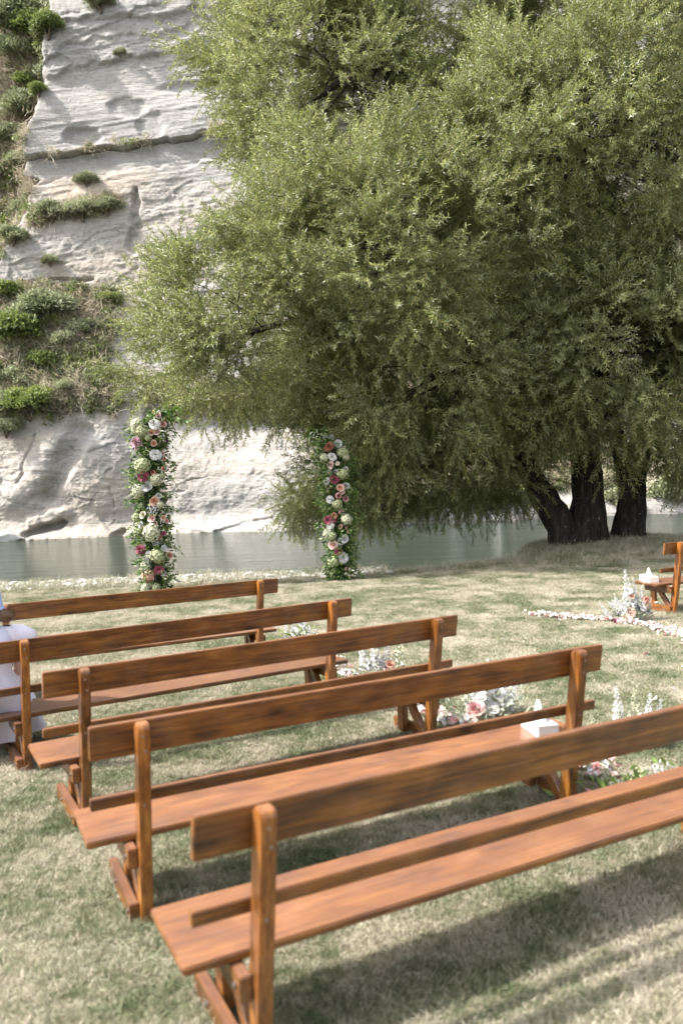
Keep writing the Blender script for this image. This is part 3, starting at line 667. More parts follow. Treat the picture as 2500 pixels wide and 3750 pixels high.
def willow(key, name_label, base, stems, seed):
    g = np.random.default_rng(seed)
    root = empty('willow_tree', base); tag(root, name_label, 'tree', 'willows on the river bank')
    lob = LOB[key]; B0 = np.array(base)
    parts = []; tops = []
    for (pts, r0_, r1_) in stems:
        pts = np.array(pts); n = 26
        t = np.linspace(0, len(pts) - 1, n); k = np.clip(t.astype(int), 0, len(pts) - 2); f = (t - k)[:, None]
        # smooth interpolation (Catmull-Rom)
        pm = np.concatenate([[2 * pts[0] - pts[1]], pts, [2 * pts[-1] - pts[-2]]]); a, b_, c, d = pm[k], pm[k + 1], pm[k + 2], pm[k + 3]
        Pp = .5 * (2 * b_ + (c - a) * f + (2 * a - 5 * b_ + 4 * c - d) * f ** 2 + (3 * b_ - a - 3 * c + d) * f ** 3)
        rad = r0_ + (r1_ - r0_) * np.linspace(0, 1, n) ** .8; rad[:5] *= np.linspace(1.28, 1, 5)
        parts.append(tube(Pp - B0, rad, 18, .13, seed)); tops.append(Pp)
    V, Fc = join(parts); link('trunk', mesh('trunk', V, Fc, MAT['bark'], True), root)
    allst = np.concatenate(tops); allst = allst[allst[:, 2] > 1.6]
    P = []; D = []; limb = []; twig = []
    for li, (cx, cy_, cz, rx, ry, rz) in enumerate(lob):
        c = np.array([cx, cy_, cz]); r = np.array([rx, ry, rz])
        # limb from the nearest stem point lower than the lobe
        cand = allst[allst[:, 2] < cz + .3] if (allst[:, 2] < cz + .3).any() else allst
        s = cand[np.argmin(np.linalg.norm(cand - c, axis=1) + .4 * np.abs(cand[:, 2] - (cz - rz * .8)))]
        midp = (s + c) / 2 + np.array([g.normal(0, .3), g.normal(0, .3), .45 * rz]); bz = bezier(s, midp, c, 12)
        limb.append(tube(bz - B0, np.linspace(.13, .05, 12), 7, .1, li))
        area = 4 * math.pi * ((rx * ry) ** 1.6 / 3 + (rx * rz) ** 1.6 / 3 + (ry * rz) ** 1.6 / 3) ** (1 / 1.6)
        n = int(area * 1.9)
        d = unit(g.normal(size=(n, 3)))
        lump = 1 + .16 * fbm(d[:, 0] * 2.2 + li * 7, d[:, 2] * 2.2 + d[:, 1], seed + li, 3)
        Cc = c + d * r * (g.uniform(.62, 1.0, n) * lump)[:, None]
        keep = np.ones(n, bool)
        for lj, q in enumerate(lob):
            if lj != li: keep &= (((Cc - np.array(q[:3])) / np.array(q[3:])) ** 2).sum(1) > .42
        keep &= ~((d[:, 1] > .75) & (g.random(n) < .6))            # the far side needs fewer
        Cc = Cc[keep]; d = d[keep]
        for m_ in range(0, len(Cc)):
            if g.random() < .3:
                st_ = bz[g.integers(5, 12)]; e = Cc[m_]
                twig.append(tube(bezier(st_, (st_ + e) / 2 + g.normal(0, .22, 3) + np.array([0, 0, .1]), e, 6) - B0, np.linspace(.018, .005, 6), 4))
        for m_ in range(len(Cc)):
            k = int(g.uniform(26, 46)); sz = g.uniform(.6, 1.15)
            od = unit((d[m_] * np.array([1, 1, .8]) + g.normal(0, .25, 3))[None])[0]
            dd = unit(od * .75 + g.normal(0, .62, (k, 3)) + np.array([0, 0, .42 if cz > 4.3 else .12]))
            pp = Cc[m_] + dd * g.uniform(0, .42, k)[:, None] * sz + g.normal(0, .10, (k, 3))
            P.append(pp); D.append(dd)
            if cz < 4.2 and d[m_][2] < -.2:                          # hanging whips under the crown
                k2 = g.integers(1, 5); q0 = Cc[m_] + g.normal(0, .2, (k2, 3))
                for j in range(2):
                    P.append(q0 + np.array([0, 0, -.33 * j]) + g.normal(0, .03, (k2, 3))); D.append(unit(np.array([0, 0, -1.]) + g.normal(0, .28, (k2, 3))))
    P = np.concatenate(P); D = np.concatenate(D)
    ok = P[:, 2] > .75 + .25 * g.random(len(P)); ok &= ~((P[:, 1] < 14.9) & (P[:, 2] < 2.9) & (P[:, 0] < .7)); P = P[ok]; D = D[ok]
    for v_, f_ in limb: link('limb', mesh('limb', v_, f_, MAT['bark'], True), root)
    V, Fc = join(twig); tw = link('twigs', mesh('twigs', V, Fc, MAT['bark'], True), root); tw['kind'] = 'stuff'
    o = scatter('crown', P - B0, dir_frames(D, jitter=.7), g.uniform(.65, 1.25, len(P)), g.integers(0, 6, len(P)), SPR, root)
    print('willow', key, 'sprigs', len(P))
    return root
willow('A', 'willow with a leaning dark double trunk, its broad crown spreading over the river', (4.85, 17.0, .1),
       [([(4.72, 17.05, .0), (4.42, 17.0, .75), (4.0, 17., 1.5), (3.4, 17., 2.7), (2.5, 17., 4.6), (1.6, 16.8, 6.6)], .36, .12),
        ([(5.02, 17.1, .0), (5.08, 17.1, 1.2), (5.03, 17.1, 2.4), (4.8, 17.2, 4.4), (3.9, 17.3, 6.8), (2.6, 17.3, 8.8), (1.55, 17, 11.0)], .39, .10)], 51)
willow('B', 'willow with a single dark trunk beside the leaning one, nearest the lone bench', (5.98, 17.3, .1),
       [([(5.95, 17.35, .0), (6.05, 17.3, .9), (6.18, 17.3, 1.85), (6.5, 17.3, 3.0), (6.95, 17.4, 5.), (6.7, 17.5, 8.), (5.6, 17.5, 11.4)], .33, .11),
        ([(6.1, 17.35, 1.2), (5.7, 17.2, 2.6), (5.3, 17.1, 4.4), (4.6, 16.8, 7.0), (4.3, 16.8, 9.6)], .2, .08)], 52)

# ------------------------------------------------------------------ lawn
PW = .34
def sod(seed, n=3400):
    """a square of turf: short blades in clumps, leaning every way"""
    g = np.random.default_rng(seed); c = g.uniform(-PW * .52, PW * .52, (90, 2)); k = g.integers(0, 90, n)
    P = np.zeros((n, 3)); P[:, :2] = np.where((g.random(n) < .6)[:, None], c[k] + g.normal(0, .018, (n, 2)), g.uniform(-PW * .54, PW * .54, (n, 2)))
    lean = np.stack([g.normal(0, .65, n), g.normal(0, .65, n), np.full(n, 1.)], 1); lean[:, :2] += g.normal(0, .35, (90, 2))[k]
    D = unit(lean); Sd = unit(np.cross(D, g.normal(size=(n, 3)))); L = .031 * g.uniform(.5, 1.5, n) * g.uniform(.7, 1.3, 90)[k]; wd = .0034 * g.uniform(.6, 1.2, (n, 1))
    tip = P + D * L[:, None] + np.stack([g.normal(0, .25, n), g.normal(0, .25, n), -np.abs(g.normal(0, .25, n))], 1) * L[:, None]; tip[:, 2] = np.maximum(tip[:, 2], .002)
    m_ = P + D * L[:, None] * .55
    V = np.stack([P - Sd * wd / 2, P + Sd * wd / 2, m_ + Sd * wd * .4, m_ - Sd * wd * .4, tip], 1).reshape(-1, 3); i = np.arange(n) * 5
    Fc = np.concatenate([np.stack([i, i + 1, i + 2], 1), np.stack([i, i + 2, i + 3], 1), np.stack([i + 3, i + 2, i + 4], 1)])
    return mesh('turf', V, Fc, MAT['grass'])
GT = [sod(500 + i) for i in range(8)]
st_ = PW * .94; gxx, gyy = np.meshgrid(np.arange(-13, 13, st_), np.arange(1.2, 20.5, st_)); x = gxx.ravel(); y = gyy.ravel()
x = x + rng.uniform(-.03, .03, len(x)); y = y + rng.uniform(-.03, .03, len(y))
keep = (np.abs(x) < y * .48 + 1.6) & (y < edge(x) - .10); x = x[keep]; y = y[keep]; n = len(x)
# a closer row right at the bank edge
xe = np.arange(-11, 11, .17); x = np.append(x, xe); y = np.append(y, edge(xe) - .15); n = len(x)
def tilt(x, y):
    e = .1; return np.arctan((ground(x, y + e) - ground(x, y - e)) / (2 * e)), -np.arctan((ground(x + e, y) - ground(x - e, y)) / (2 * e))
tx, ty = tilt(x, y); Nz = unit(np.stack([np.sin(-ty) * -1, -np.sin(tx), np.ones(n)], 1) * np.array([1, 1, 1]))
Nz = unit(np.stack([np.tan(ty), -np.tan(tx), np.ones(n)], 1)); q = rng.integers(0, 4, n) * math.pi / 2 + rng.normal(0, .06, n)
Xa = np.stack([np.cos(q), np.sin(q), np.zeros(n)], 1); Xa = unit(Xa - (Xa * Nz).sum(1, keepdims=True) * Nz); Ya = np.cross(Nz, Xa)
P = np.stack([x, y, ground(x, y) - .003], 1)
tag(scatter('lawn_grass', P, frames_to_euler(Xa, Ya, Nz), 1 + .0 * x, rng.integers(0, 8, n), GT), 'short mown lawn, partly dry and straw coloured, under the benches', 'grass')
# longer straw along the bank edge and on the mound
LT = [tuft(26, .14, .05, .005, 520 + i, .5, MAT['grass'], 'long_tuft') for i in range(4)]
n = 4200; x = rng.uniform(-8, 10, n); y = edge(x) + rng.normal(-.02, .16, n) + (x < 1) * rng.uniform(0, 1.7, n) * (rng.random(n) < .6)
k = rng.random(n) < np.where(x < 1, .5, 1); x = x[k]; y = y[k]
x2 = rng.normal(5.6, 1.9, 3800); y2 = rng.normal(17.0, .9, 3800); k = (y2 < edge(x2)); x = np.append(x, x2[k]); y = np.append(y, y2[k]); n = len(x)
P = np.stack([x, y, ground(x, y)], 1); rot = np.stack([rng.normal(0, .3, n), rng.normal(0, .3, n), rng.uniform(0, 6.28, n)], 1)
tag(scatter('long_grass', P, rot, rng.uniform(.4, 1.2, n), rng.integers(0, 4, n), LT), 'longer straw grass along the bank edge and on the mound of the willows', 'grass')

# pebbles of the little beach
peb = []
for i in range(5):
    me = rock(600 + i, .55, 2); me.polygons.foreach_set('use_smooth', np.ones(len(me.polygons), bool)); me.materials.append(stone_m); peb.append(me)
n = 5000; x = rng.uniform(-10, 2.2, n); y = edge(x) + rng.uniform(.0, 1.75, n)
P = np.stack([x, y, ground(x, y) + .004], 1); rot = np.stack([rng.normal(0, .2, n), rng.normal(0, .2, n), rng.uniform(0, 6.28, n)], 1)
tag(scatter('pebbles', P, rot, .014 + .035 * rng.random(n) ** 2.2, rng.integers(0, 5, n), peb), 'gravel of pale pebbles between lawn and river', 'gravel')
for i in range(54):
    x = -7.4 + i * .172 + random.uniform(-.1, .1); y = float(edge(np.array([x]))[0]) + random.choice((.06, .25, .6, 1.1)) + random.uniform(-.1, .1)
    s = random.uniform(.05, .10); z = float(ground(np.array([x]), np.array([y]))[0])
    o = link('river_stone', peb[i % 5], None, (x, y, z + s * .25), (0, 0, random.uniform(0, 6)), (s * 1.35, s, s))
    tag(o, 'pale rounded river stone in the line between the lawn and the water', 'stone', 'river stones along the lawn edge')

# ------------------------------------------------------------------ benches
import bmesh
def board(name, axis, x0, x1, y0, y1, z0, z1, shear=None, bev=.004, roundtop=0, mat=None):
    """a planed board; shear = (dy at bottom, dy at top) leans it"""
    bm = bmesh.new(); bmesh.ops.create_cube(bm, size=1)
    for v in bm.verts:
        v.co.x = x0 if v.co.x < 0 else x1; v.co.y = y0 if v.co.y < 0 else y1; v.co.z = z0 if v.co.z < 0 else z1
    if roundtop:
        ed = [e for e in bm.edges if all(abs(v.co.z - z1) < 1e-6 for v in e.verts) and abs(e.verts[0].co.y - e.verts[1].co.y) < 1e-6]
        bmesh.ops.bevel(bm, geom=ed, offset=roundtop, segments=5, affect='EDGES', profile=.5)
    bmesh.ops.bevel(bm, geom=[e for e in bm.edges if e.calc_face_angle(0) > .6], offset=bev, segments=2, affect='EDGES')
    if shear:
        for v in bm.verts:
            t = (v.co.z - z0) / (z1 - z0); v.co.y += shear[0] + (shear[1] - shear[0]) * t
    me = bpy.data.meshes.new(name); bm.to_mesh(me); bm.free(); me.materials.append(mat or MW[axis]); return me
HL = 1.298
BT_LABEL = {}
def make_bench():
    root = empty('bench', (0, 0, 0))
    link('backrest', board('backrest', 'x', -HL, HL, -.018, .018, .72, .86, (-.057, -.082)), root)     # leans with the posts
    link('back_rail', board('back_rail', 'x', -HL, HL, -.018, .016, .503, .552, (-.006, -.010)), root)
    link('seat', board('seat', 'x', -1.314, 1.314, .035, .435, .330, .358, bev=.005), root)
    for s in (-1, 1):
        p = link('post', board('post', 'z', s * 1.103 - .024, s * 1.103 + .024, -.042, .042, .0, .865, (.0, -.143), .005, .03), root)
        p.name = 'post'
        link('front_leg', board('front_leg', 'z', s * 1.103 - .022, s * 1.103 + .022, .27, .345, .03, .327), root)
        xo = s * (1.103 + .024 + .021)
        u = link('seat_bearer', board('seat_bearer', 'y', xo - .02, xo + .02, -.045, .40, .245, .326), root)
        f = link('foot_rail', board('foot_rail', 'y', xo - .02, xo + .02, -.015, .47, .012, .088), root)
        # diagonal brace from under the seat front down to the post foot
        bm = bmesh.new(); bmesh.ops.create_cube(bm, size=1)
        for v in bm.verts: v.co.x *= .04; v.co.y *= .36; v.co.z *= .06
        bmesh.ops.bevel(bm, geom=list(bm.edges), offset=.004, segments=1, affect='EDGES')
        bmesh.ops.rotate(bm, verts=bm.verts, cent=(0, 0, 0), matrix=Matrix.Rotation(math.atan2(.255, .215), 3, 'X'))
        bmesh.ops.translate(bm, verts=bm.verts, vec=(s * 1.103, .150, .185))
        me = bpy.data.meshes.new('brace'); bm.to_mesh(me); bm.free(); me.materials.append(MW['y']); link('brace', me, root)
        for (y_, z_) in ((-.172, .815), (-.163, .755), (-.130, .528)):                          # screw heads in the back of the post
            bm = bmesh.new(); bmesh.ops.create_cone(bm, cap_ends=True, segments=10, radius1=.006, radius2=.005, depth=.004)
            bmesh.ops.rotate(bm, verts=bm.verts, cent=(0, 0, 0), matrix=Matrix.Rotation(math.pi / 2, 3, 'X'))
            yy = -.042 - .143 * z_ / .865 - .001; bmesh.ops.translate(bm, verts=bm.verts, vec=(s * 1.103 + random.uniform(-.006, .006), yy, z_))
            me = bpy.data.meshes.new('screw'); bm.to_mesh(me); bm.free(); me.materials.append(MAT['screw']); link('screw', me, p)
        for (par, y_, z_) in ((u, .0, .285), (f, .02, .05), (f, .31, .05), (u, .31, .285)):
            bm = bmesh.new(); bmesh.ops.create_cone(bm, cap_ends=True, segments=10, radius1=.011, radius2=.009, depth=.008)
            bmesh.ops.rotate(bm, verts=bm.verts, cent=(0, 0, 0), matrix=Matrix.Rotation(s * math.pi / 2, 3, 'Y'))
            bmesh.ops.translate(bm, verts=bm.verts, vec=(xo + s * .023, y_, z_))
            me = bpy.data.meshes.new('bolt'); bm.to_mesh(me); bm.free(); me.materials.append(MAT['metal']); link('bolt', me, par)
    return root
BEN = [((.667, 2.952, .465), 'nearest wooden bench with slatted back, large in the foreground, bare seat'),
       ((.122, 3.822, .442), 'second wooden bench from the camera, with a white tissue box on its seat'),
       ((-.452, 4.857, .506), 'third wooden bench, the middle one of the row of five'),
       ((-1.114, 5.782, .526), 'fourth wooden bench, the one the person in the pale dress sits on'),
       ((-1.837, 7.338, .443), 'farthest wooden bench of the row, directly before the flower pillars'),
       ((4.927, 10.294, .405), 'lone wooden bench on the other side of the aisle, near the willow trunks')]
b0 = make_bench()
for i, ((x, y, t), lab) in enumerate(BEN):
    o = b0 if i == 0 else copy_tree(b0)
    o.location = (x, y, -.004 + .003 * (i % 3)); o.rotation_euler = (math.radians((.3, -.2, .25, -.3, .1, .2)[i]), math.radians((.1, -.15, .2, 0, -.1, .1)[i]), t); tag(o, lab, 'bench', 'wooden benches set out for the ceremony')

for ch in bpy.data.objects:                                     # the nearest bench has its far end frame set closer to the plank ends
    if ch.parent == b0 and ch.name.split('.')[0] not in ('seat', 'backrest', 'back_rail') and sum(v.co.x for v in ch.data.vertices) > 0: ch.location.x = .12
def on_bench(i, lx, ly, lz):
    x, y, t = BEN[i][0]; return Vector((x + lx * math.cos(t) - ly * math.sin(t), y + lx * math.sin(t) + ly * math.cos(t), lz))
fx = []; 
for i in range(6):
    for sx in (-1, 1):
        for ly in (-.02, .1, .25, .4, .47):
            for _ in range(7):
                p = on_bench(i, sx * 1.12 + random.gauss(0, .06), ly + random.gauss(0, .04), 0); fx.append((p.x, p.y))
fx = np.array(fx); n = len(fx)
P = np.stack([fx[:, 0], fx[:, 1], ground(fx[:, 0], fx[:, 1])], 1); rot = np.stack([rng.normal(0, .3, n), rng.normal(0, .3, n), rng.uniform(0, 6.28, n)], 1)
tag(scatter('uncut_grass', P, rot, rng.uniform(.3, .62, n), rng.integers(0, 4, n), LT), 'uncut grass tufts standing around the bench feet', 'grass')


# ------------------------------------------------------------------ tissue boxes
def tissue_box(loc, rz, label, L, tip):
    root = empty('tissue_box', loc, rz); tag(root, label, 'tissue box', 'tissue boxes on the benches')
    link('carton', board('carton', 'x', -.058, .058, -L / 2, L / 2, 0, .068, bev=.002, mat=MAT['white']), root)
    n = 14; P = []; Fc = []
    for k in range(5):
        t = k / 4; w_ = (.062 * (1 - t) ** .8 + .012); th = .022 * (1 - t) + .003
        for a in range(n):
            an = a / n * 2 * math.pi; fl_ = 1 + .22 * math.sin(3 * an + k)
            P.append((math.sin(an) * th * fl_ + .012 * t * math.sin(t * 3), math.cos(an) * w_ * fl_ + .012 * t, .066 + tip * t + .010 * math.sin(an * 2 + 1) * t))
    for k in range(4):
        for a in range(n): Fc.append((k * n + a, k * n + (a + 1) % n, (k + 1) * n + (a + 1) % n, (k + 1) * n + a))
    Fc.append(tuple(4 * n + a for a in range(n)))
    link('tissue', mesh('tissue', P, Fc, MAT['tissue'], True), root)
tissue_box((1.03, 4.47, .3605), .18, 'white tissue box on the aisle end of the second bench, tissue standing up', .24, .10)
tissue_box((3.745, 10.16, .3605), .06, 'white tissue box on the seat corner of the lone far bench', .30, .09)

# ------------------------------------------------------------------ flowers
FC = {'white': ((.68, .67, .67), (.48, .50, .45)), 'cream': ((.78, .72, .60), (.62, .55, .38)), 'peach': ((.72, .50, .40), (.62, .26, .16)), 'blush': ((.72, .57, .52), (.62, .34, .30)),
      'pink': ((.66, .40, .38), (.55, .20, .21)), 'coral': ((.66, .32, .24), (.55, .15, .10)), 'magenta': ((.33, .09, .14), (.16, .02, .045)), 'mauve': ((.42, .24, .30), (.25, .09, .15)), 'rust': ((.34, .14, .09), (.18, .04, .03)),
      'green': ((.40, .42, .25), (.22, .26, .12)), 'palegreen': ((.56, .56, .43), (.36, .38, .22)), 'pinkgreen': ((.56, .42, .32), (.5, .18, .14)), 'yellow': ((.8, .66, .3), (.7, .5, .15))}
_fm = {}
def fmat(c):
    if c in _fm: return _fm[c]
    m, n, b = M('petal_' + c, .6, .25)
    at = N(n, 'ShaderNodeAttribute', attribute_name='tone'); g = N(n, 'ShaderNodeNewGeometry')
    cc = mix(n, at.outputs['Fac'], FC[c][1], FC[c][0])
    hs = N(n, 'ShaderNodeHueSaturation'); mr = N(n, 'ShaderNodeMapRange'); n.links.new(g.outputs['Random Per Island'], mr.inputs[0]); mr.inputs[3].default_value = .82; mr.inputs[4].default_value = 1.12
    n.links.new(mr.outputs[0], hs.inputs['Value']); n.links.new(cc, hs.inputs['Color']); n.links.new(hs.outputs[0], b.inputs['Base Color'])
    b.inputs['Subsurface Weight'].default_value = 0
    _fm[c] = m; return m
def fib(n, zmin):
    i = np.arange(n) + .5; z = 1 - i / n * (1 - zmin); r = np.sqrt(1 - z * z); a = i * 2.39996
    return np.stack([r * np.cos(a), r * np.sin(a), z], 1)
def bloom_mesh(kind, col, seed=1):
    g = np.random.default_rng(seed)
    if kind in ('dahlia', 'chrysanthemum'):
        n = 130; d = fib(n, -.35); L = 1.0 if kind == 'dahlia' else 1.05
        D = unit(d + g.normal(0, .10, d.shape)); Sd = unit(np.cross(D, np.array([0, 0, 1.]) + g.normal(0, .05, d.shape)))
        V, Fc = leaf_quads(d * .25, D, Sd, (L - .25) * g.uniform(.85, 1.1, n), .30 if kind == 'dahlia' else .2, .3, -.12)
        tone = np.tile([0, .6, 1, .6], n); V[:, 2] *= .8
    elif kind == 'hydrangea':
        n = 62; d = fib(n, -.5); d = unit(d + g.normal(0, .06, d.shape)); c = d * g.uniform(.74, .98, n)[:, None]
        A = unit(np.cross(d, g.normal(size=d.shape))); Bv = np.cross(d, A); vs = []; fs = []; k = 0; tone = []
        tl = g.normal(0, .25, d.shape)
        for j in range(4):
            a = j * math.pi / 2; q = A * math.cos(a) + Bv * math.sin(a); s_ = -A * math.sin(a) + Bv * math.cos(a); q = unit(q + tl * .6 + d * .25)
            v, f = leaf_quads(c, q, s_, .26, .24, .15, .1); vs.append(v); fs.append(f + k); k += len(v); tone.append(np.tile([0, .8, 1, .8], n))
        v, f = ball(.72, 8, 6); vs.append(v); fs.append(tri(f) + k); tone.append(np.zeros(len(v))); V = np.concatenate(vs); Fc = np.concatenate(fs); tone = np.concatenate(tone)
    elif kind in ('rose', 'ranunculus', 'bud'):
        vs = []; fs = []; tone = []; k = 0; n = 20 if kind == 'rose' else 16
        for j in range(n):
            t = j / (n - 1); rr = .14 + .80 * t ** .8 if kind == 'rose' else .2 + .72 * t ** .5; a0 = j * 2.4; h_ = .75 - .25 * t
            uu, vv = np.meshgrid(np.linspace(-1, 1, 5), np.linspace(0, 1, 4)); wdt = .9 + .2 * t; ang = a0 + uu * wdt * (.75 if kind == 'rose' else .8)
            if kind == 'rose': rad = rr * (.25 + .75 * vv ** .55) + .18 * t * vv ** 3; z = h_ * vv * (1 - .22 * uu ** 2) - .35 - .12 * t * vv ** 3
            else: rad = rr * np.sin(np.clip(vv * (2.35 - .25 * t) + .25, 0, 3)) ; z = -np.cos(vv * (2.5 - .3 * t) + .2) * (.85 if kind == 'bud' else .7) * rr - .06 * uu ** 2
            v = np.stack([rad * np.cos(ang), rad * np.sin(ang), z], -1).reshape(-1, 3); f = grid_faces(5, 4); f = np.concatenate([f[:, [0, 1, 2]], f[:, [0, 2, 3]]])
            vs.append(v); fs.append(f + k); k += len(v); tone.append(((.25 + .75 * t) * np.ones_like(vv) * (.55 + .45 * vv)).ravel())
        V = np.concatenate(vs); Fc = np.concatenate(fs); tone = np.concatenate(tone)
    elif kind == 'baby_breath':
        n = 170; d = unit(g.normal(size=(n, 3))) * g.uniform(.45, 1.05, n)[:, None]; d[:, 2] = np.abs(d[:, 2]) * .9
        D = unit(g.normal(size=(n, 3))); Sd = unit(np.cross(D, g.normal(size=(n, 3))))
        V, Fc = leaf_quads(d, D, Sd, .10, .10, .3); v2, f2 = leaf_quads(d, Sd, D, .10, .10, .3); Fc = np.concatenate([Fc, f2 + len(V)]); V = np.concatenate([V, v2]); tone = np.ones(len(V))
    elif kind == 'flower_spike':                                    # delphinium or snapdragon, unit height
        n = 46; t = np.linspace(.25, 1, n); a = np.arange(n) * 2.4; r_ = .10 * (1.12 - t)
        c = np.stack([np.cos(a) * r_ + .05 * t ** 2, np.sin(a) * r_, t], 1); vs = []; fs = []; k = 0; tone = []
        ax = unit(np.stack([np.cos(a), np.sin(a), .3 + 0 * a], 1))
        for j in range(4):
            q = unit(ax + g.normal(0, .7, ax.shape)); s_ = unit(np.cross(q, g.normal(size=ax.shape)))
            v, f = leaf_quads(c, q, s_, (.085 * (1.25 - t)), (.075 * (1.25 - t)), .3); vs.append(v); fs.append(f + k); k += len(v); tone.append(np.tile([.3, .9, 1, .9], n))
        v, f = tube(np.stack([.05 * np.linspace(0, 1, 6) ** 2, 0 * np.linspace(0, 1, 6), np.linspace(0, 1, 6)], 1), np.full(6, .008), 5); vs.append(v); fs.append(tri(f) + k); tone.append(np.zeros(len(v)))
        V = np.concatenate(vs); Fc = np.concatenate(fs); tone = np.concatenate(tone)
    return mesh(kind, V, Fc, fmat(col), kind in ('rose', 'ranunculus', 'bud'), {'tone': tone})
def tri(f): return np.concatenate([f[:, [0, 1, 2]], f[:, [0, 2, 3]]])
def ball(r, nu, nv):
    a = np.linspace(0, 2 * np.pi, nu + 1); b_ = np.linspace(0, np.pi, nv + 1); A, B_ = np.meshgrid(a, b_)
    return (np.stack([np.sin(B_) * np.cos(A), np.sin(B_) * np.sin(A), np.cos(B_)], -1).reshape(-1, 3) * r), grid_faces(nu + 1, nv + 1)
_bm = {}
def bloom(parent, kind, col, p, r, nrm, first_label=None):
    key = (kind, col)
    if key not in _bm: _bm[key] = bloom_mesh(kind, col, len(_bm) + 3)
    nn = Vector(nrm).normalized(); q = nn.to_track_quat('Z', 'Y') @ Euler((0, 0, random.uniform(0, 6.28))).to_quaternion()
    o = link(kind, _bm[key], parent, p)
    if kind == 'baby_breath': o['kind'] = 'stuff'
    o.rotation_mode = 'QUATERNION'; o.rotation_quaternion = q; o.scale = (r * random.uniform(.88, 1.12), r * random.uniform(.88, 1.12), r * random.uniform(.8, 1.1))
    return o
def leafcloud(parent, name, n, P, D, L, Wd, mat, stem=None):
    D = unit(D); Sd = unit(np.cross(D, rng.normal(size=D.shape))); V, Fc = leaf_quads(P, D, Sd, L, Wd, .2, .08)
    o = link(name, mesh(name, V, Fc, mat), parent); o['kind'] = 'stuff'; return o

K_ = {'d': 'dahlia', 'h': 'hydrangea', 'r': 'rose', 'm': 'chrysanthemum', 'n': 'ranunculus', 'b': 'bud', 'y': 'baby_breath'}
LEFT = [(0, 6.03, 440, 1470, [(765, 510, 110, 'd', 'white'), (380, 500, 130, 'h', 'palegreen'), (330, 640, 80, 'h', 'palegreen'), (500, 660, 130, 'h', 'green'), (840, 300, 58, 'r', 'blush'), (740, 235, 42, 'r', 'peach'), (860, 225, 34, 'b', 'white'), (955, 205, 32, 'b', 'white'),
        (700, 680, 68, 'r', 'peach'), (815, 660, 76, 'r', 'blush'), (950, 500, 62, 'r', 'pink'), (890, 410, 46, 'r', 'blush'), (1000, 400, 34, 'b', 'yellow'), (375, 910, 128, 'm', 'mauve'), (745, 920, 68, 'r', 'peach'), (790, 1180, 112, 'd', 'white'), (620, 800, 75, 'h', 'green'),
        (490, 1420, 172, 'h', 'green'), (520, 1660, 118, 'd', 'magenta'), (735, 1575, 58, 'b', 'coral'), (950, 1480, 46, 'b', 'coral'), (790, 1730, 112, 'h', 'palegreen'), (590, 1875, 102, 'r', 'white'), (400, 1990, 125, 'h', 'palegreen'), (980, 1270, 40, 'b', 'coral'), (940, 1150, 55, 'r', 'blush'), (930, 1640, 60, 'h', 'green')]),
        (0, 6.03, 440, 1800, [(760, 210, 95, 'r', 'peach'), (860, 90, 55, 'r', 'white'), (890, 290, 78, 'h', 'palegreen'), (370, 570, 95, 'h', 'green'), (500, 515, 70, 'r', 'cream'), (700, 585, 88, 'r', 'blush'), (790, 690, 40, 'b', 'blush'), (620, 775, 42, 'b', 'blush'), (460, 740, 62, 'd', 'white'),
        (700, 900, 160, 'h', 'palegreen'), (390, 900, 105, 'h', 'green'), (855, 1005, 62, 'b', 'coral'), (960, 580, 46, 'r', 'peach'), (1035, 650, 42, 'r', 'pink'), (960, 930, 52, 'm', 'magenta'), (465, 1290, 122, 'm', 'magenta'), (640, 1390, 78, 'm', 'white'), (840, 1430, 150, 'h', 'green'),
        (970, 1250, 60, 'd', 'white'), (1090, 1410, 70, 'r', 'peach'), (860, 1730, 98, 'm', 'magenta'), (560, 1680, 112, 'h', 'palegreen'), (640, 1860, 130, 'h', 'pinkgreen'), (690, 2010, 72, 'r', 'cream'), (960, 1810, 52, 'r', 'white'), (590, 2120, 118, 'h', 'palegreen'), (800, 2110, 85, 'h', 'green'),
        (720, 390, 110, 'y', 'white'), (600, 1530, 92, 'y', 'white'), (800, 1130, 85, 'y', 'white')])]
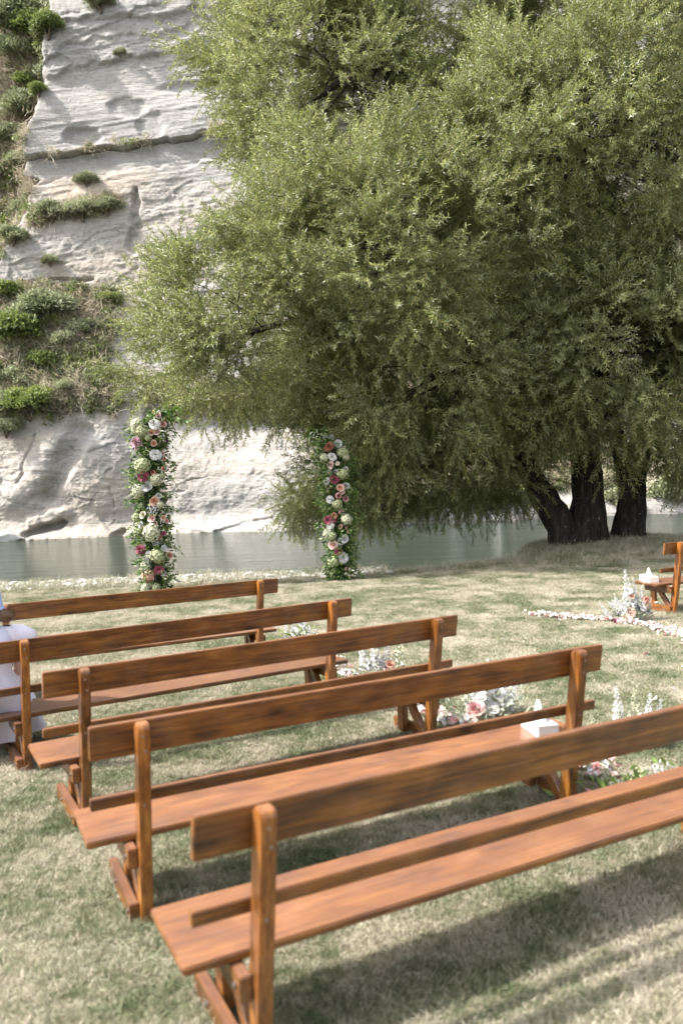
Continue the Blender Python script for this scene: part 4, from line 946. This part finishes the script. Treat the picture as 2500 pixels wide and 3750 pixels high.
RIGHT = [(1, 7.127, 1120, 1550, [(610, 610, 108, 'm', 'rust'), (840, 540, 112, 'd', 'white'), (960, 760, 130, 'h', 'green'), (1040, 880, 85, 'h', 'palegreen'), (690, 880, 98, 'm', 'white'), (635, 1090, 84, 'r', 'blush'), (820, 1050, 52, 'r', 'cream'), (950, 1320, 142, 'h', 'green'), (1040, 1190, 62, 'r', 'white'),
         (740, 1470, 108, 'm', 'magenta'), (550, 1510, 82, 'd', 'white'), (460, 1610, 32, 'b', 'blush'), (515, 1600, 30, 'b', 'blush'), (520, 1655, 32, 'b', 'cream'), (575, 1705, 36, 'b', 'blush'), (640, 1650, 38, 'b', 'blush'), (555, 1765, 36, 'b', 'blush'), (895, 1680, 84, 'r', 'peach'), (1000, 1685, 42, 'r', 'coral'),
         (965, 1790, 52, 'r', 'blush'), (1040, 1640, 82, 'r', 'white'), (855, 1890, 88, 'n', 'pink'), (1040, 1970, 76, 'r', 'pink'), (630, 2000, 98, 'd', 'white'), (820, 2110, 120, 'h', 'green'), (480, 900, 105, 'h', 'palegreen'), (640, 370, 90, 'y', 'white'), (480, 340, 70, 'y', 'white'), (620, 1270, 85, 'y', 'white'), (780, 1260, 70, 'y', 'white'), (1130, 830, 32, 'b', 'cream'), (1010, 620, 34, 'b', 'blush')]),
         (1, 6.817, 1120, 1830, [(845, 265, 38, 'b', 'blush'), (925, 272, 38, 'b', 'blush'), (850, 330, 38, 'b', 'blush'), (940, 370, 36, 'b', 'blush'), (705, 405, 85, 'n', 'coral'), (560, 520, 115, 'm', 'magenta'), (680, 500, 80, 'm', 'magenta'), (605, 640, 92, 'm', 'white'), (1010, 490, 118, 'h', 'palegreen'), (860, 670, 52, 'r', 'peach'),
         (560, 850, 110, 'h', 'palegreen'), (650, 910, 100, 'h', 'green'), (970, 975, 86, 'r', 'white'), (665, 1125, 108, 'r', 'blush'), (720, 1140, 70, 'r', 'peach'), (820, 1310, 98, 'm', 'magenta'), (930, 1450, 118, 'd', 'white'), (690, 1560, 135, 'h', 'green'), (600, 1520, 80, 'h', 'palegreen'), (1010, 1730, 42, 'b', 'pink'), (850, 1060, 95, 'y', 'white'), (1010, 700, 32, 'b', 'pink'), (1050, 800, 30, 'b', 'pink'), (1000, 1850, 45, 'h', 'palegreen')])]
def pillar(base, label, tables, axis, y0):
    """axis: list of (v, centre u, half width) down the pillar in image pixels, unprojected through the camera"""
    root = empty('flower_pillar', base); tag(root, label, 'flower pillar', 'flower pillars by the river')
    B = Vector(base); av, au, aw = (np.array(t_, float) for t_ in zip(*axis))
    def wpt(u, v, y):
        a = u - 1250; b_ = v - 1875; xp = a * cr - b_ * sr; vp = a * sr + b_ * cr; up_ = -vp / F
        yy = _c + _s * up_; zz = -_s + _c * up_; return np.array([xp / F / yy * y, y, H + zz / yy * y])
    k = y0 / F
    pts = []
    for _, sc_, ox, oy, lst in tables:
        for (px, py, pr, kd, col) in lst:
            u, v = ox + px / sc_, oy + py / sc_; r = pr / sc_ * k
            cu = np.interp(v, av, au); hw = np.interp(v, av, aw); off = (u - cu) / hw; dep = math.sqrt(max(.02, 1 - min(.96, off * off))) * hw * k * .8
            p = wpt(u, v, y0 - dep); pts.append((p, r, kd, col, off))
    for (p, r, kd, col, off) in pts:
        nrm = Vector((off * .9 + random.uniform(-.25, .25), -1, random.uniform(-.1, .35)))
        bloom(root, K_[kd], col, Vector(p) - B, r * (1.22 if kd in 'hdm' else 1.15), nrm)
    # back side blooms, so that the pillar is round
    for _ in range(16):
        v = random.uniform(av[0] + 40, av[-1] - 60); cu = np.interp(v, av, au); hw = np.interp(v, av, aw) * k; a = random.uniform(.25, math.pi - .25)
        p = wpt(cu, v, y0) + np.array([math.cos(a) * hw * .85, math.sin(a) * hw * .8, 0]); kd, col = random.choice((('h', 'green'), ('h', 'palegreen'), ('r', 'blush'), ('m', 'magenta'), ('d', 'white')))
        bloom(root, K_[kd], col, Vector(p) - B, random.uniform(.06, .1), (math.cos(a), math.sin(a), .1))
    # foliage
    def cloud(n, mat, L, Wd, name, rmin=.35, rmax=1.05):
        v = rng.uniform(av[0] - 12, av[-1] + 4, n); cu = np.interp(v, av, au); hw = np.interp(v, av, aw) * k
        a = rng.uniform(0, 2 * np.pi, n); q = rng.uniform(rmin, rmax, n) * (1 + .42 * vn(v * .04 + y0, a * 1.2, 88))
        c = np.array([wpt(cu[i_], v[i_], y0) for i_ in range(n)])
        d = np.stack([np.cos(a), np.sin(a), np.zeros(n)], 1); P = c + d * (q * hw)[:, None] * np.array([1, .8, 1]) - np.array(base)
        leafcloud(root, name, n, P, d * .8 + rng.normal(0, .55, (n, 3)) + np.array([0, 0, -.05]), L * rng.uniform(.6, 1.3, n), Wd * rng.uniform(.7, 1.2, n), mat)
    cloud(3400, MAT['garden'], .085, .038, 'foliage', .3, 1.06)
    cloud(900, MAT['garden_light'], .075, .034, 'light_foliage', .5, 1.22)
    for _ in range(26):                                        # trailing twigs all round
        v = random.uniform(av[0] + 10, av[-1] - 30); cu = np.interp(v, av, au); hw = np.interp(v, av, aw) * k; a = random.uniform(0, 6.28)
        c = wpt(cu, v, y0) - np.array(base); d = np.array([math.cos(a), math.sin(a), 0]); ln = random.uniform(.1, .26)
        Pq = bezier(c + d * hw * .6, c + d * (hw + ln * .7) + np.array([0, 0, .03]), c + d * (hw + ln) + np.array([0, 0, -ln * random.uniform(.2, 1.1)]), 9)
        T = unit(np.gradient(Pq, axis=0)); sd_ = unit(rng.normal(size=(9, 3))); big = random.random() < .5
        V, Fc = leaf_quads(Pq, unit(T * .5 + sd_), unit(np.cross(T, sd_ + rng.normal(0, .3, (9, 3)))), (.075 if big else .05) * rng.uniform(.7, 1.2, 9), .034 if big else .016, .2, .1)
        v2, f2 = tube(Pq, np.full(9, .0025), 4); link('leafy_twig', mesh('leafy_twig', np.concatenate([V, v2]), np.concatenate([Fc, tri(f2) + len(V)]), MAT[random.choice(('garden', 'garden', 'garden_light'))]), root)
    # core: chicken wire roll on a pole
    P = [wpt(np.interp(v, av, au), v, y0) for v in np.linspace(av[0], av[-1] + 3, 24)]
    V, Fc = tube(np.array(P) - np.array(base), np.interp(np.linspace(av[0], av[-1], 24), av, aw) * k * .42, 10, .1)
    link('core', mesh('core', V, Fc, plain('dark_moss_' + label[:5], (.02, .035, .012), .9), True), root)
    return root, wpt
def sprays(root, base, wpt, y0, specs, mat):
    """specs: (u0,v0,u1,v1,n,len) leafy twigs that stick out of the pillar"""
    for (u0, v0, u1, v1, n, L, wd) in specs:
        a, b_ = wpt(u0, v0, y0 - .1), wpt(u1, v1, y0 - .15 + random.uniform(-.1, .1)); c = (a + b_) / 2 + np.array([0, 0, .04])
        P = bezier(a, c, b_, n); T = np.gradient(P, axis=0); T = unit(T); sd_ = unit(rng.normal(size=(n, 3)))
        V, Fc = leaf_quads(P - np.array(base), unit(T * .5 + sd_), unit(np.cross(T, sd_ + rng.normal(0, .3, (n, 3)))), L * rng.uniform(.7, 1.2, n), wd, .2, .1)
        v2, f2 = tube(P - np.array(base), np.full(n, .003), 4); link('leafy_twig', mesh('leafy_twig', np.concatenate([V, v2]), np.concatenate([Fc, tri(f2) + len(V)]), mat), root)
bl_ = (-3.05, 13.9, 0.0)
root, wp = pillar(bl_, 'taller flower pillar before the white cliff, large white dahlia near its top', LEFT,
      [(1512, 590, 34), (1550, 556, 66), (1600, 546, 70), (1650, 556, 62), (1720, 548, 68), (1800, 550, 66), (1850, 552, 60), (1900, 560, 62), (1980, 560, 66), (2040, 566, 62), (2100, 572, 52), (2172, 578, 52)], 13.9)
sprays(root, bl_, wp, 13.9, [(590, 1520, 668, 1492, 9, .12, .09), (600, 1535, 680, 1540, 8, .11, .08), (600, 1560, 655, 1510, 8, .12, .09), (610, 1570, 650, 1590, 6, .08, .04), (600, 1620, 640, 1640, 5, .08, .035), (490, 1640, 480, 1668, 5, .06, .03), (500, 1700, 458, 1705, 8, .07, .02), (500, 1760, 462, 1758, 6, .08, .04),
      (490, 1830, 486, 1834, 4, .08, .03), (600, 1820, 618, 1822, 6, .07, .02), (605, 1855, 640, 1858, 6, .06, .02), (600, 1870, 612, 1890, 5, .06, .03), (495, 1965, 465, 1968, 7, .05, .02), (500, 1985, 482, 2000, 6, .06, .03), (610, 1980, 650, 2018, 10, .05, .018), (600, 1990, 632, 1996, 8, .05, .02), (605, 2060, 640, 2072, 8, .06, .02), (605, 2080, 638, 2120, 9, .06, .02), (590, 2100, 612, 2160, 9, .06, .03), (520, 2120, 515, 2160, 6, .06, .03)], MAT['garden'])
br_ = (-.06, 14.4, 0.0)
root, wp = pillar(br_, 'shorter flower pillar in front of the willow shade, rust chrysanthemum near its top', RIGHT,
      [(1588, 1160, 30), (1630, 1205, 52), (1680, 1226, 58), (1740, 1232, 56), (1800, 1236, 56), (1850, 1236, 56), (1900, 1240, 56), (1960, 1240, 54), (2010, 1246, 52), (2060, 1246, 50), (2100, 1244, 46), (2128, 1244, 52)], 14.4)
sprays(root, br_, wp, 14.4, [(1210, 1610, 1145, 1582, 8, .09, .045), (1205, 1630, 1135, 1600, 8, .09, .04), (1200, 1650, 1140, 1640, 8, .09, .045), (1195, 1670, 1155, 1665, 6, .08, .04), (1190, 1700, 1150, 1690, 6, .07, .03)], MAT['garden_pale'])
sprays(root, br_, wp, 14.4, [(1190, 1720, 1165, 1745, 7, .08, .03), (1195, 1760, 1170, 1790, 7, .08, .03), (1195, 1810, 1150, 1812, 8, .06, .02), (1185, 1870, 1165, 1878, 6, .07, .03), (1190, 1900, 1178, 1935, 7, .08, .03), (1275, 1860, 1300, 1900, 8, .08, .025), (1275, 1880, 1305, 1930, 8, .07, .025), (1275, 1990, 1315, 2030, 10, .09, .03),
      (1270, 1970, 1300, 2010, 9, .09, .03), (1195, 2040, 1182, 2050, 5, .09, .03), (1280, 2050, 1325, 2110, 12, .09, .035), (1285, 2080, 1334, 2118, 12, .09, .035), (1270, 2095, 1325, 2122, 9, .08, .03), (1210, 2090, 1195, 2125, 6, .08, .03)], MAT['garden'])

# ---- arrangements at the aisle end of each bench
def arrangement(x, y, label, spikes, blooms, n_leaf, spread, leafm, h=.22, breath=3):
    root = empty('flower_arrangement', (x, y, 0)); tag(root, label, 'flowers', 'flower arrangements at the bench ends')
    for (dx, dy, hh, c, lean) in spikes:
        o = bloom(root, 'flower_spike', c, (dx, dy, 0), hh, (lean, random.uniform(-.15, .1), 1)); o.scale = (hh * .95, hh * .95, hh)
    for (kd, c, dx, dy, dz, r) in blooms: bloom(root, K_[kd], c, (dx, dy, dz), r, (random.uniform(-.3, .3), -.8, .6))
    for _ in range(breath):
        bloom(root, 'baby_breath', 'white', (random.gauss(0, spread * .7), random.gauss(0, spread * .5), random.uniform(.06, h)), random.uniform(.08, .12), (0, -.3, 1))
    n = n_leaf; P = np.stack([rng.normal(0, spread, n), rng.normal(0, spread * .6, n), np.abs(rng.normal(0, h * .5, n)) + .01], 1)
    D = np.stack([P[:, 0] / spread * .4 + rng.normal(0, .4, n), P[:, 1] / spread * .4 + rng.normal(0, .4, n) - .2, rng.uniform(.1, 1, n)], 1)
    leafcloud(root, 'foliage', n, P, D, .07 * rng.uniform(.6, 1.3, n), .028, leafm)
    return root
arrangement(3.27, 9.50, 'white flower spikes and peach roses leaning against the end of the lone far bench',
   [(.0, .0, .60, 'white', -.05), (.06, .02, .50, 'white', .0), (.13, .03, .44, 'palegreen', .04), (.10, -.02, .40, 'white', .06), (-.14, .0, .30, 'palegreen', -.5), (-.19, .02, .27, 'white', -.7), (-.08, -.03, .34, 'white', -.35), (.2, .02, .26, 'white', .3), (-.15, -.05, .22, 'white', -.9), (.05, -.04, .36, 'white', -.1)],
   [('r', 'peach', .0, -.08, .31, .046), ('r', 'white', -.03, -.06, .36, .043), ('n', 'coral', .17, -.06, .25, .046), ('r', 'peach', -.02, -.10, .12, .058), ('r', 'cream', -.09, -.11, .07, .052), ('r', 'white', -.12, -.12, .03, .048), ('d', 'white', .13, -.08, .15, .040), ('b', 'white', .02, -.10, .19, .03), ('b', 'white', .18, -.08, .1, .03), ('r', 'white', .01, -.09, .24, .04)], 240, .115, MAT['garden_pale'], .22, 5)
arrangement(1.80, 5.22, 'white snapdragon spikes on the grass by the aisle end of the second bench', [(-.08, .0, .40, 'white', -.05), (.0, .03, .36, 'palegreen', .05), (.07, .0, .34, 'white', .15), (.12, .0, .3, 'white', .3), (-.16, 0, .26, 'palegreen', -.5)],
   [('b', 'white', -.02, -.05, .16, .035), ('b', 'white', .04, -.05, .2, .035), ('b', 'white', .0, -.05, .11, .04), ('b', 'white', .08, -.05, .1, .035), ('b', 'white', -.06, -.05, .08, .035), ('r', 'white', .02, -.08, .05, .04)], 120, .11, MAT['garden_pale'], .14, 2)
arrangement(1.52, 4.32, 'low white hydrangeas with broad green leaves by the aisle end of the nearest bench', [(-.1, .1, .25, 'palegreen', -.4)],
   [('h', 'white', -.02, -.05, .07, .062), ('h', 'white', .07, -.06, .05, .055), ('h', 'white', -.08, -.02, .05, .05), ('h', 'palegreen', -.12, .0, .09, .05), ('h', 'palegreen', .12, .02, .10, .05), ('r', 'white', .15, -.05, .05, .035), ('h', 'white', .02, .0, .10, .045)], 150, .14, MAT['garden_light'], .12, 1)
arrangement(1.78, 4.36, 'clump of broad bright green leaves beside the low white hydrangeas', [], [('h', 'green', -.1, 0, .12, .04)], 40, .13, MAT['garden_light'], .3, 0)
arrangement(.97, 5.95, 'white stocks with one big pink rose by the aisle end of the middle bench', [(-.05, .05, .36, 'white', -.1), (.03, .03, .42, 'white', .0), (.12, .02, .34, 'white', .2), (.16, .0, .28, 'white', .3), (-.1, .04, .24, 'palegreen', -.3)],
   [('r', 'pink', -.07, -.1, .10, .062), ('h', 'white', .0, -.03, .16, .06), ('r', 'white', .1, -.06, .2, .05), ('r', 'white', .05, -.08, .1, .05), ('b', 'white', .02, -.1, .22, .035), ('d', 'white', .15, -.03, .12, .045)], 220, .14, MAT['garden_pale'], .2, 3)
arrangement(.27, 7.18, 'small white flower spikes with a peach rose by the aisle end of the fourth bench', [(-.1, .0, .42, 'white', -.1), (-.02, .0, .46, 'white', .0), (.06, .0, .40, 'white', .05), (.15, .0, .48, 'palegreen', .15)],
   [('r', 'peach', .10, -.06, .16, .045), ('b', 'blush', .06, -.06, .12, .03), ('b', 'white', -.08, -.06, .14, .035), ('b', 'white', -.02, -.06, .2, .03)], 90, .10, MAT['garden_pale'], .14, 2)
arrangement(-.52, 8.75, 'white flowers with a fresh green leaf spray by the aisle end of the farthest bench', [(-.04, .0, .36, 'white', .0), (-.1, .0, .3, 'white', -.1), (.04, 0, .3, 'white', .1)],
   [('r', 'white', .05, -.04, .27, .045), ('r', 'white', -.03, -.05, .18, .045), ('b', 'white', -.14, -.05, .1, .035), ('h', 'green', .08, -.03, .15, .05)], 110, .09, MAT['garden_light'], .2, 1)

# ---- petals strewn along the aisle
def petals(name, line, n, w_, label):
    line = np.array(line, float); seg_ = rng.integers(0, len(line) - 1, n); t = rng.random(n); P2 = line[seg_] * (1 - t)[:, None] + line[seg_ + 1] * t[:, None] + rng.normal(0, w_, (n, 2)) * (1 + 2.2 * (rng.random(n) < .12))[:, None]
    P = np.stack([P2[:, 0], P2[:, 1], ground(P2[:, 0], P2[:, 1]) + rng.uniform(.018, .045, n)], 1)
    pr = []
    for i, c in enumerate(('white', 'white', 'blush', 'cream', 'pink', 'magenta')):
        uu, vv = np.meshgrid(np.linspace(-1, 1, 4), np.linspace(0, 1, 4)); r_ = .024 * np.sin(np.clip(vv * 2.6 + .3, 0, 3.1))
        V = np.stack([uu * r_, vv * .05 - .025, .012 * uu ** 2 + .012 * (vv - .5) ** 2 * 4], -1).reshape(-1, 3)
        pr.append(mesh('petal', V, grid_faces(4, 4), fmat(c), True, {'tone': (.4 + .6 * vv).ravel()}))
    # the last colours are the rare ones
    idx = rng.choice(6, n, p=[.28, .17, .27, .13, .12, .03])
    if 'magenta' in name: pass
    rot = np.stack([rng.normal(0, .6, n), rng.normal(0, .6, n), rng.uniform(0, 6.28, n)], 1)
    tag(scatter(name, P, rot, rng.uniform(.6, 1.15, n), idx, pr), label, 'petals')
petals('flower_petals', [(2.27, 10.12), (2.67, 9.72), (3.14, 9.36), (3.4, 8.85), (3.55, 8.2), (3.5, 7.6)], 520, .042, 'white and pink petals strewn along the aisle before the lone bench')
petals('flower_petals', [(-.55, 8.6), (-.05, 7.5), (.42, 6.35), (.85, 5.75), (1.35, 4.95), (1.6, 4.2)], 620, .06, 'white, blush and red petals strewn along the aisle ends of the five benches')
petals('loose_petals', [(2.2, 8.8), (3.0, 7.8), (2.6, 7.0), (1.6, 7.2)], 9, .5, 'few stray petals scattered over the open grass of the aisle')

# ------------------------------------------------------------------ the seated person
def skin_body(parent):
    J = {'pel': (0, .02, .46, .135), 'bel': (0, .01, .60, .12), 'che': (0, .02, .78, .135), 'neckb': (0, .02, .90, .062), 'neck': (0, .03, .97, .055), 'head0': (0, .055, 1.01, .08), 'head1': (0, .065, 1.08, .09), 'head2': (0, .06, 1.13, .07)}
    E = [('pel', 'bel'), ('bel', 'che'), ('che', 'neckb'), ('neckb', 'neck'), ('neck', 'head0'), ('head0', 'head1'), ('head1', 'head2')]
    for s, n_ in ((-1, 'l'), (1, 'r')):
        J['sh' + n_] = (s * .165, .02, .865, .055); J['el' + n_] = (s * .215, .05, .60, .042); J['wr' + n_] = (s * .10, .27, .50, .028); J['pa' + n_] = (s * .06, .33, .485, .03)
        E += [('che', 'sh' + n_), ('sh' + n_, 'el' + n_), ('el' + n_, 'wr' + n_), ('wr' + n_, 'pa' + n_)]
        for f_, (fx, fl2) in enumerate(((-.026, .062), (-.009, .072), (.009, .068), (.025, .052))):
            J['f%s%d' % (n_, f_)] = (s * .05 - s * .3 * 0 + fx, .37, .478, .0095); J['g%s%d' % (n_, f_)] = (s * .04 + fx, .37 + fl2 * .5, .466, .008)
            E += [('pa' + n_, 'f%s%d' % (n_, f_)), ('f%s%d' % (n_, f_), 'g%s%d' % (n_, f_))]
        J['t' + n_] = (s * .025, .32, .50, .011); E += [('pa' + n_, 't' + n_)]
        J['hi' + n_] = (s * .09, .08, .44, .095); J['kn' + n_] = (s * .10, .46, .44, .062); J['an' + n_] = (s * .10, .50, .085, .038); J['to' + n_] = (s * .11, .64, .035, .032)
        E += [('pel', 'hi' + n_), ('hi' + n_, 'kn' + n_), ('kn' + n_, 'an' + n_), ('an' + n_, 'to' + n_)]
    ks = list(J); me = bpy.data.meshes.new('body'); me.from_pydata([J[k][:3] for k in ks], [(ks.index(a), ks.index(b_)) for a, b_ in E], [])
    me.materials.append(plain('skin', (.62, .40, .31), .5, .4, .06)); o = link('body', me, parent)
    o.modifiers.new('skin', 'SKIN'); 
    for i, k in enumerate(ks): me.skin_vertices[0].data[i].radius = (J[k][3],) * 2
    me.skin_vertices[0].data[0].use_root = True
    sb = o.modifiers.new('sub', 'SUBSURF'); sb.levels = 2; sb.render_levels = 2
    return o
def _skin_layer(me):
    return me
def loft(name, rings, parent, mat, n=28, fold=.0, close=False):
    V = []; Fc = []
    for k, (cx, cy_, cz, rx, ry, f_) in enumerate(rings):
        for a in range(n):
            an = a / n * 2 * math.pi; w_ = 1 + f_ * math.sin(an * 7 + k * .3) + f_ * .6 * math.sin(an * 11 + 1)
            V.append((cx + rx * math.cos(an) * w_, cy_ + ry * math.sin(an) * w_, cz + f_ * .03 * math.sin(an * 5)))
    for k in range(len(rings) - 1):
        for a in range(n): Fc.append((k * n + a, k * n + (a + 1) % n, (k + 1) * n + (a + 1) % n, (k + 1) * n + a))
    if close: Fc.append(tuple(range(n))); Fc.append(tuple(reversed([(len(rings) - 1) * n + a for a in range(n)])))
    return link(name, mesh(name, V, Fc, mat, True), parent)
try:
    pp = on_bench(3, -1.275, .21, -.008); per = empty('person', pp, BEN[3][0][2] + .10)
    tag(per, 'seated person seen from behind in a pale lavender dress and blue hat', 'person')
    me_ = None
    dress_m = plain('lavender_dress', (.66, .66, .80), .7, .2, .1, 6); sheer = plain('sheer_sleeve', (.74, .71, .80), .6, .3, .08, 9)
    bd = bpy.data.meshes
    # the skin modifier needs its vertex layer
    def body():
        import bmesh as bmm
        o = None
        return o
    import types
    _orig = skin_body
    def mk(parent):
        # same as skin_body, with the layer made first
        try: return _orig(parent)
        except Exception:
            o = parent.children[-1]; me = o.data; bm = bmesh.new(); bm.from_mesh(me); lay = bm.verts.layers.skin.verify()
            bm.to_mesh(me); bm.free(); return o
    mk(per)
    loft('dress', [(0, .02, .925, .075, .07, .0), (0, .02, .90, .145, .10, .01), (0, .02, .80, .170, .135, .02), (0, .015, .70, .150, .130, .03), (0, .01, .62, .142, .125, .03), (0, .06, .54, .20, .19, .04), (0, .18, .50, .235, .32, .05), (0, .25, .455, .27, .37, .06), (.02, .29, .36, .31, .37, .08), (.04, .36, .22, .34, .33, .10), (.05, .40, .12, .37, .33, .12)], per, dress_m, 44)
    for s in (-1, 1):
        loft('puff_sleeve', [(s * .13, .02, .915, .03, .05, .02), (s * .165, .02, .905, .075, .085, .06), (s * .20, .025, .86, .105, .11, .09), (s * .215, .03, .80, .105, .11, .09), (s * .215, .04, .745, .07, .075, .06), (s * .213, .042, .735, .05, .055, .02)], per, sheer, 26)
    hair = plain('brown_hair', (.10, .055, .03), .5, .4, .35, 60)
    loft('hair', [(0, .0, .955, .05, .04, .03), (0, .0, .98, .082, .065, .03), (0, .02, 1.03, .100, .095, .02), (0, .04, 1.09, .104, .110, .01), (0, .05, 1.14, .09, .10, .01), (0, .05, 1.17, .04, .045, 0)], per, hair, 26, close=True)
    loft('hair_bun', [(.11, -.055, .945, .012, .012, .05), (.115, -.06, .962, .04, .035, .08), (.115, -.065, .99, .052, .045, .08), (.105, -.06, 1.02, .042, .036, .08), (.09, -.05, 1.04, .012, .012, .0)], per, hair, 18, close=True)
    loft('hat', [(0, .03, 1.035, .128, .140, .01), (0, .03, 1.045, .124, .135, .01), (0, .035, 1.06, .114, .122, .0), (0, .04, 1.12, .112, .120, .0), (0, .045, 1.17, .095, .10, .0), (0, .045, 1.20, .04, .045, .0)], per, plain('blue_hat', (.36, .43, .66), .7, .2, .1, 30), 30, close=True)
    for s in (-1, 1):
        loft('shoe', [(s * .10, .50, .115, .045, .05, 0), (s * .10, .52, .08, .046, .07, 0), (s * .105, .57, .04, .048, .12, 0), (s * .105, .575, .012, .05, .13, 0)], per, plain('tan_shoe_%d' % (s + 1), (.16, .07, .04), .5), 18, close=True)
except Exception as ex:
    import traceback; traceback.print_exc()
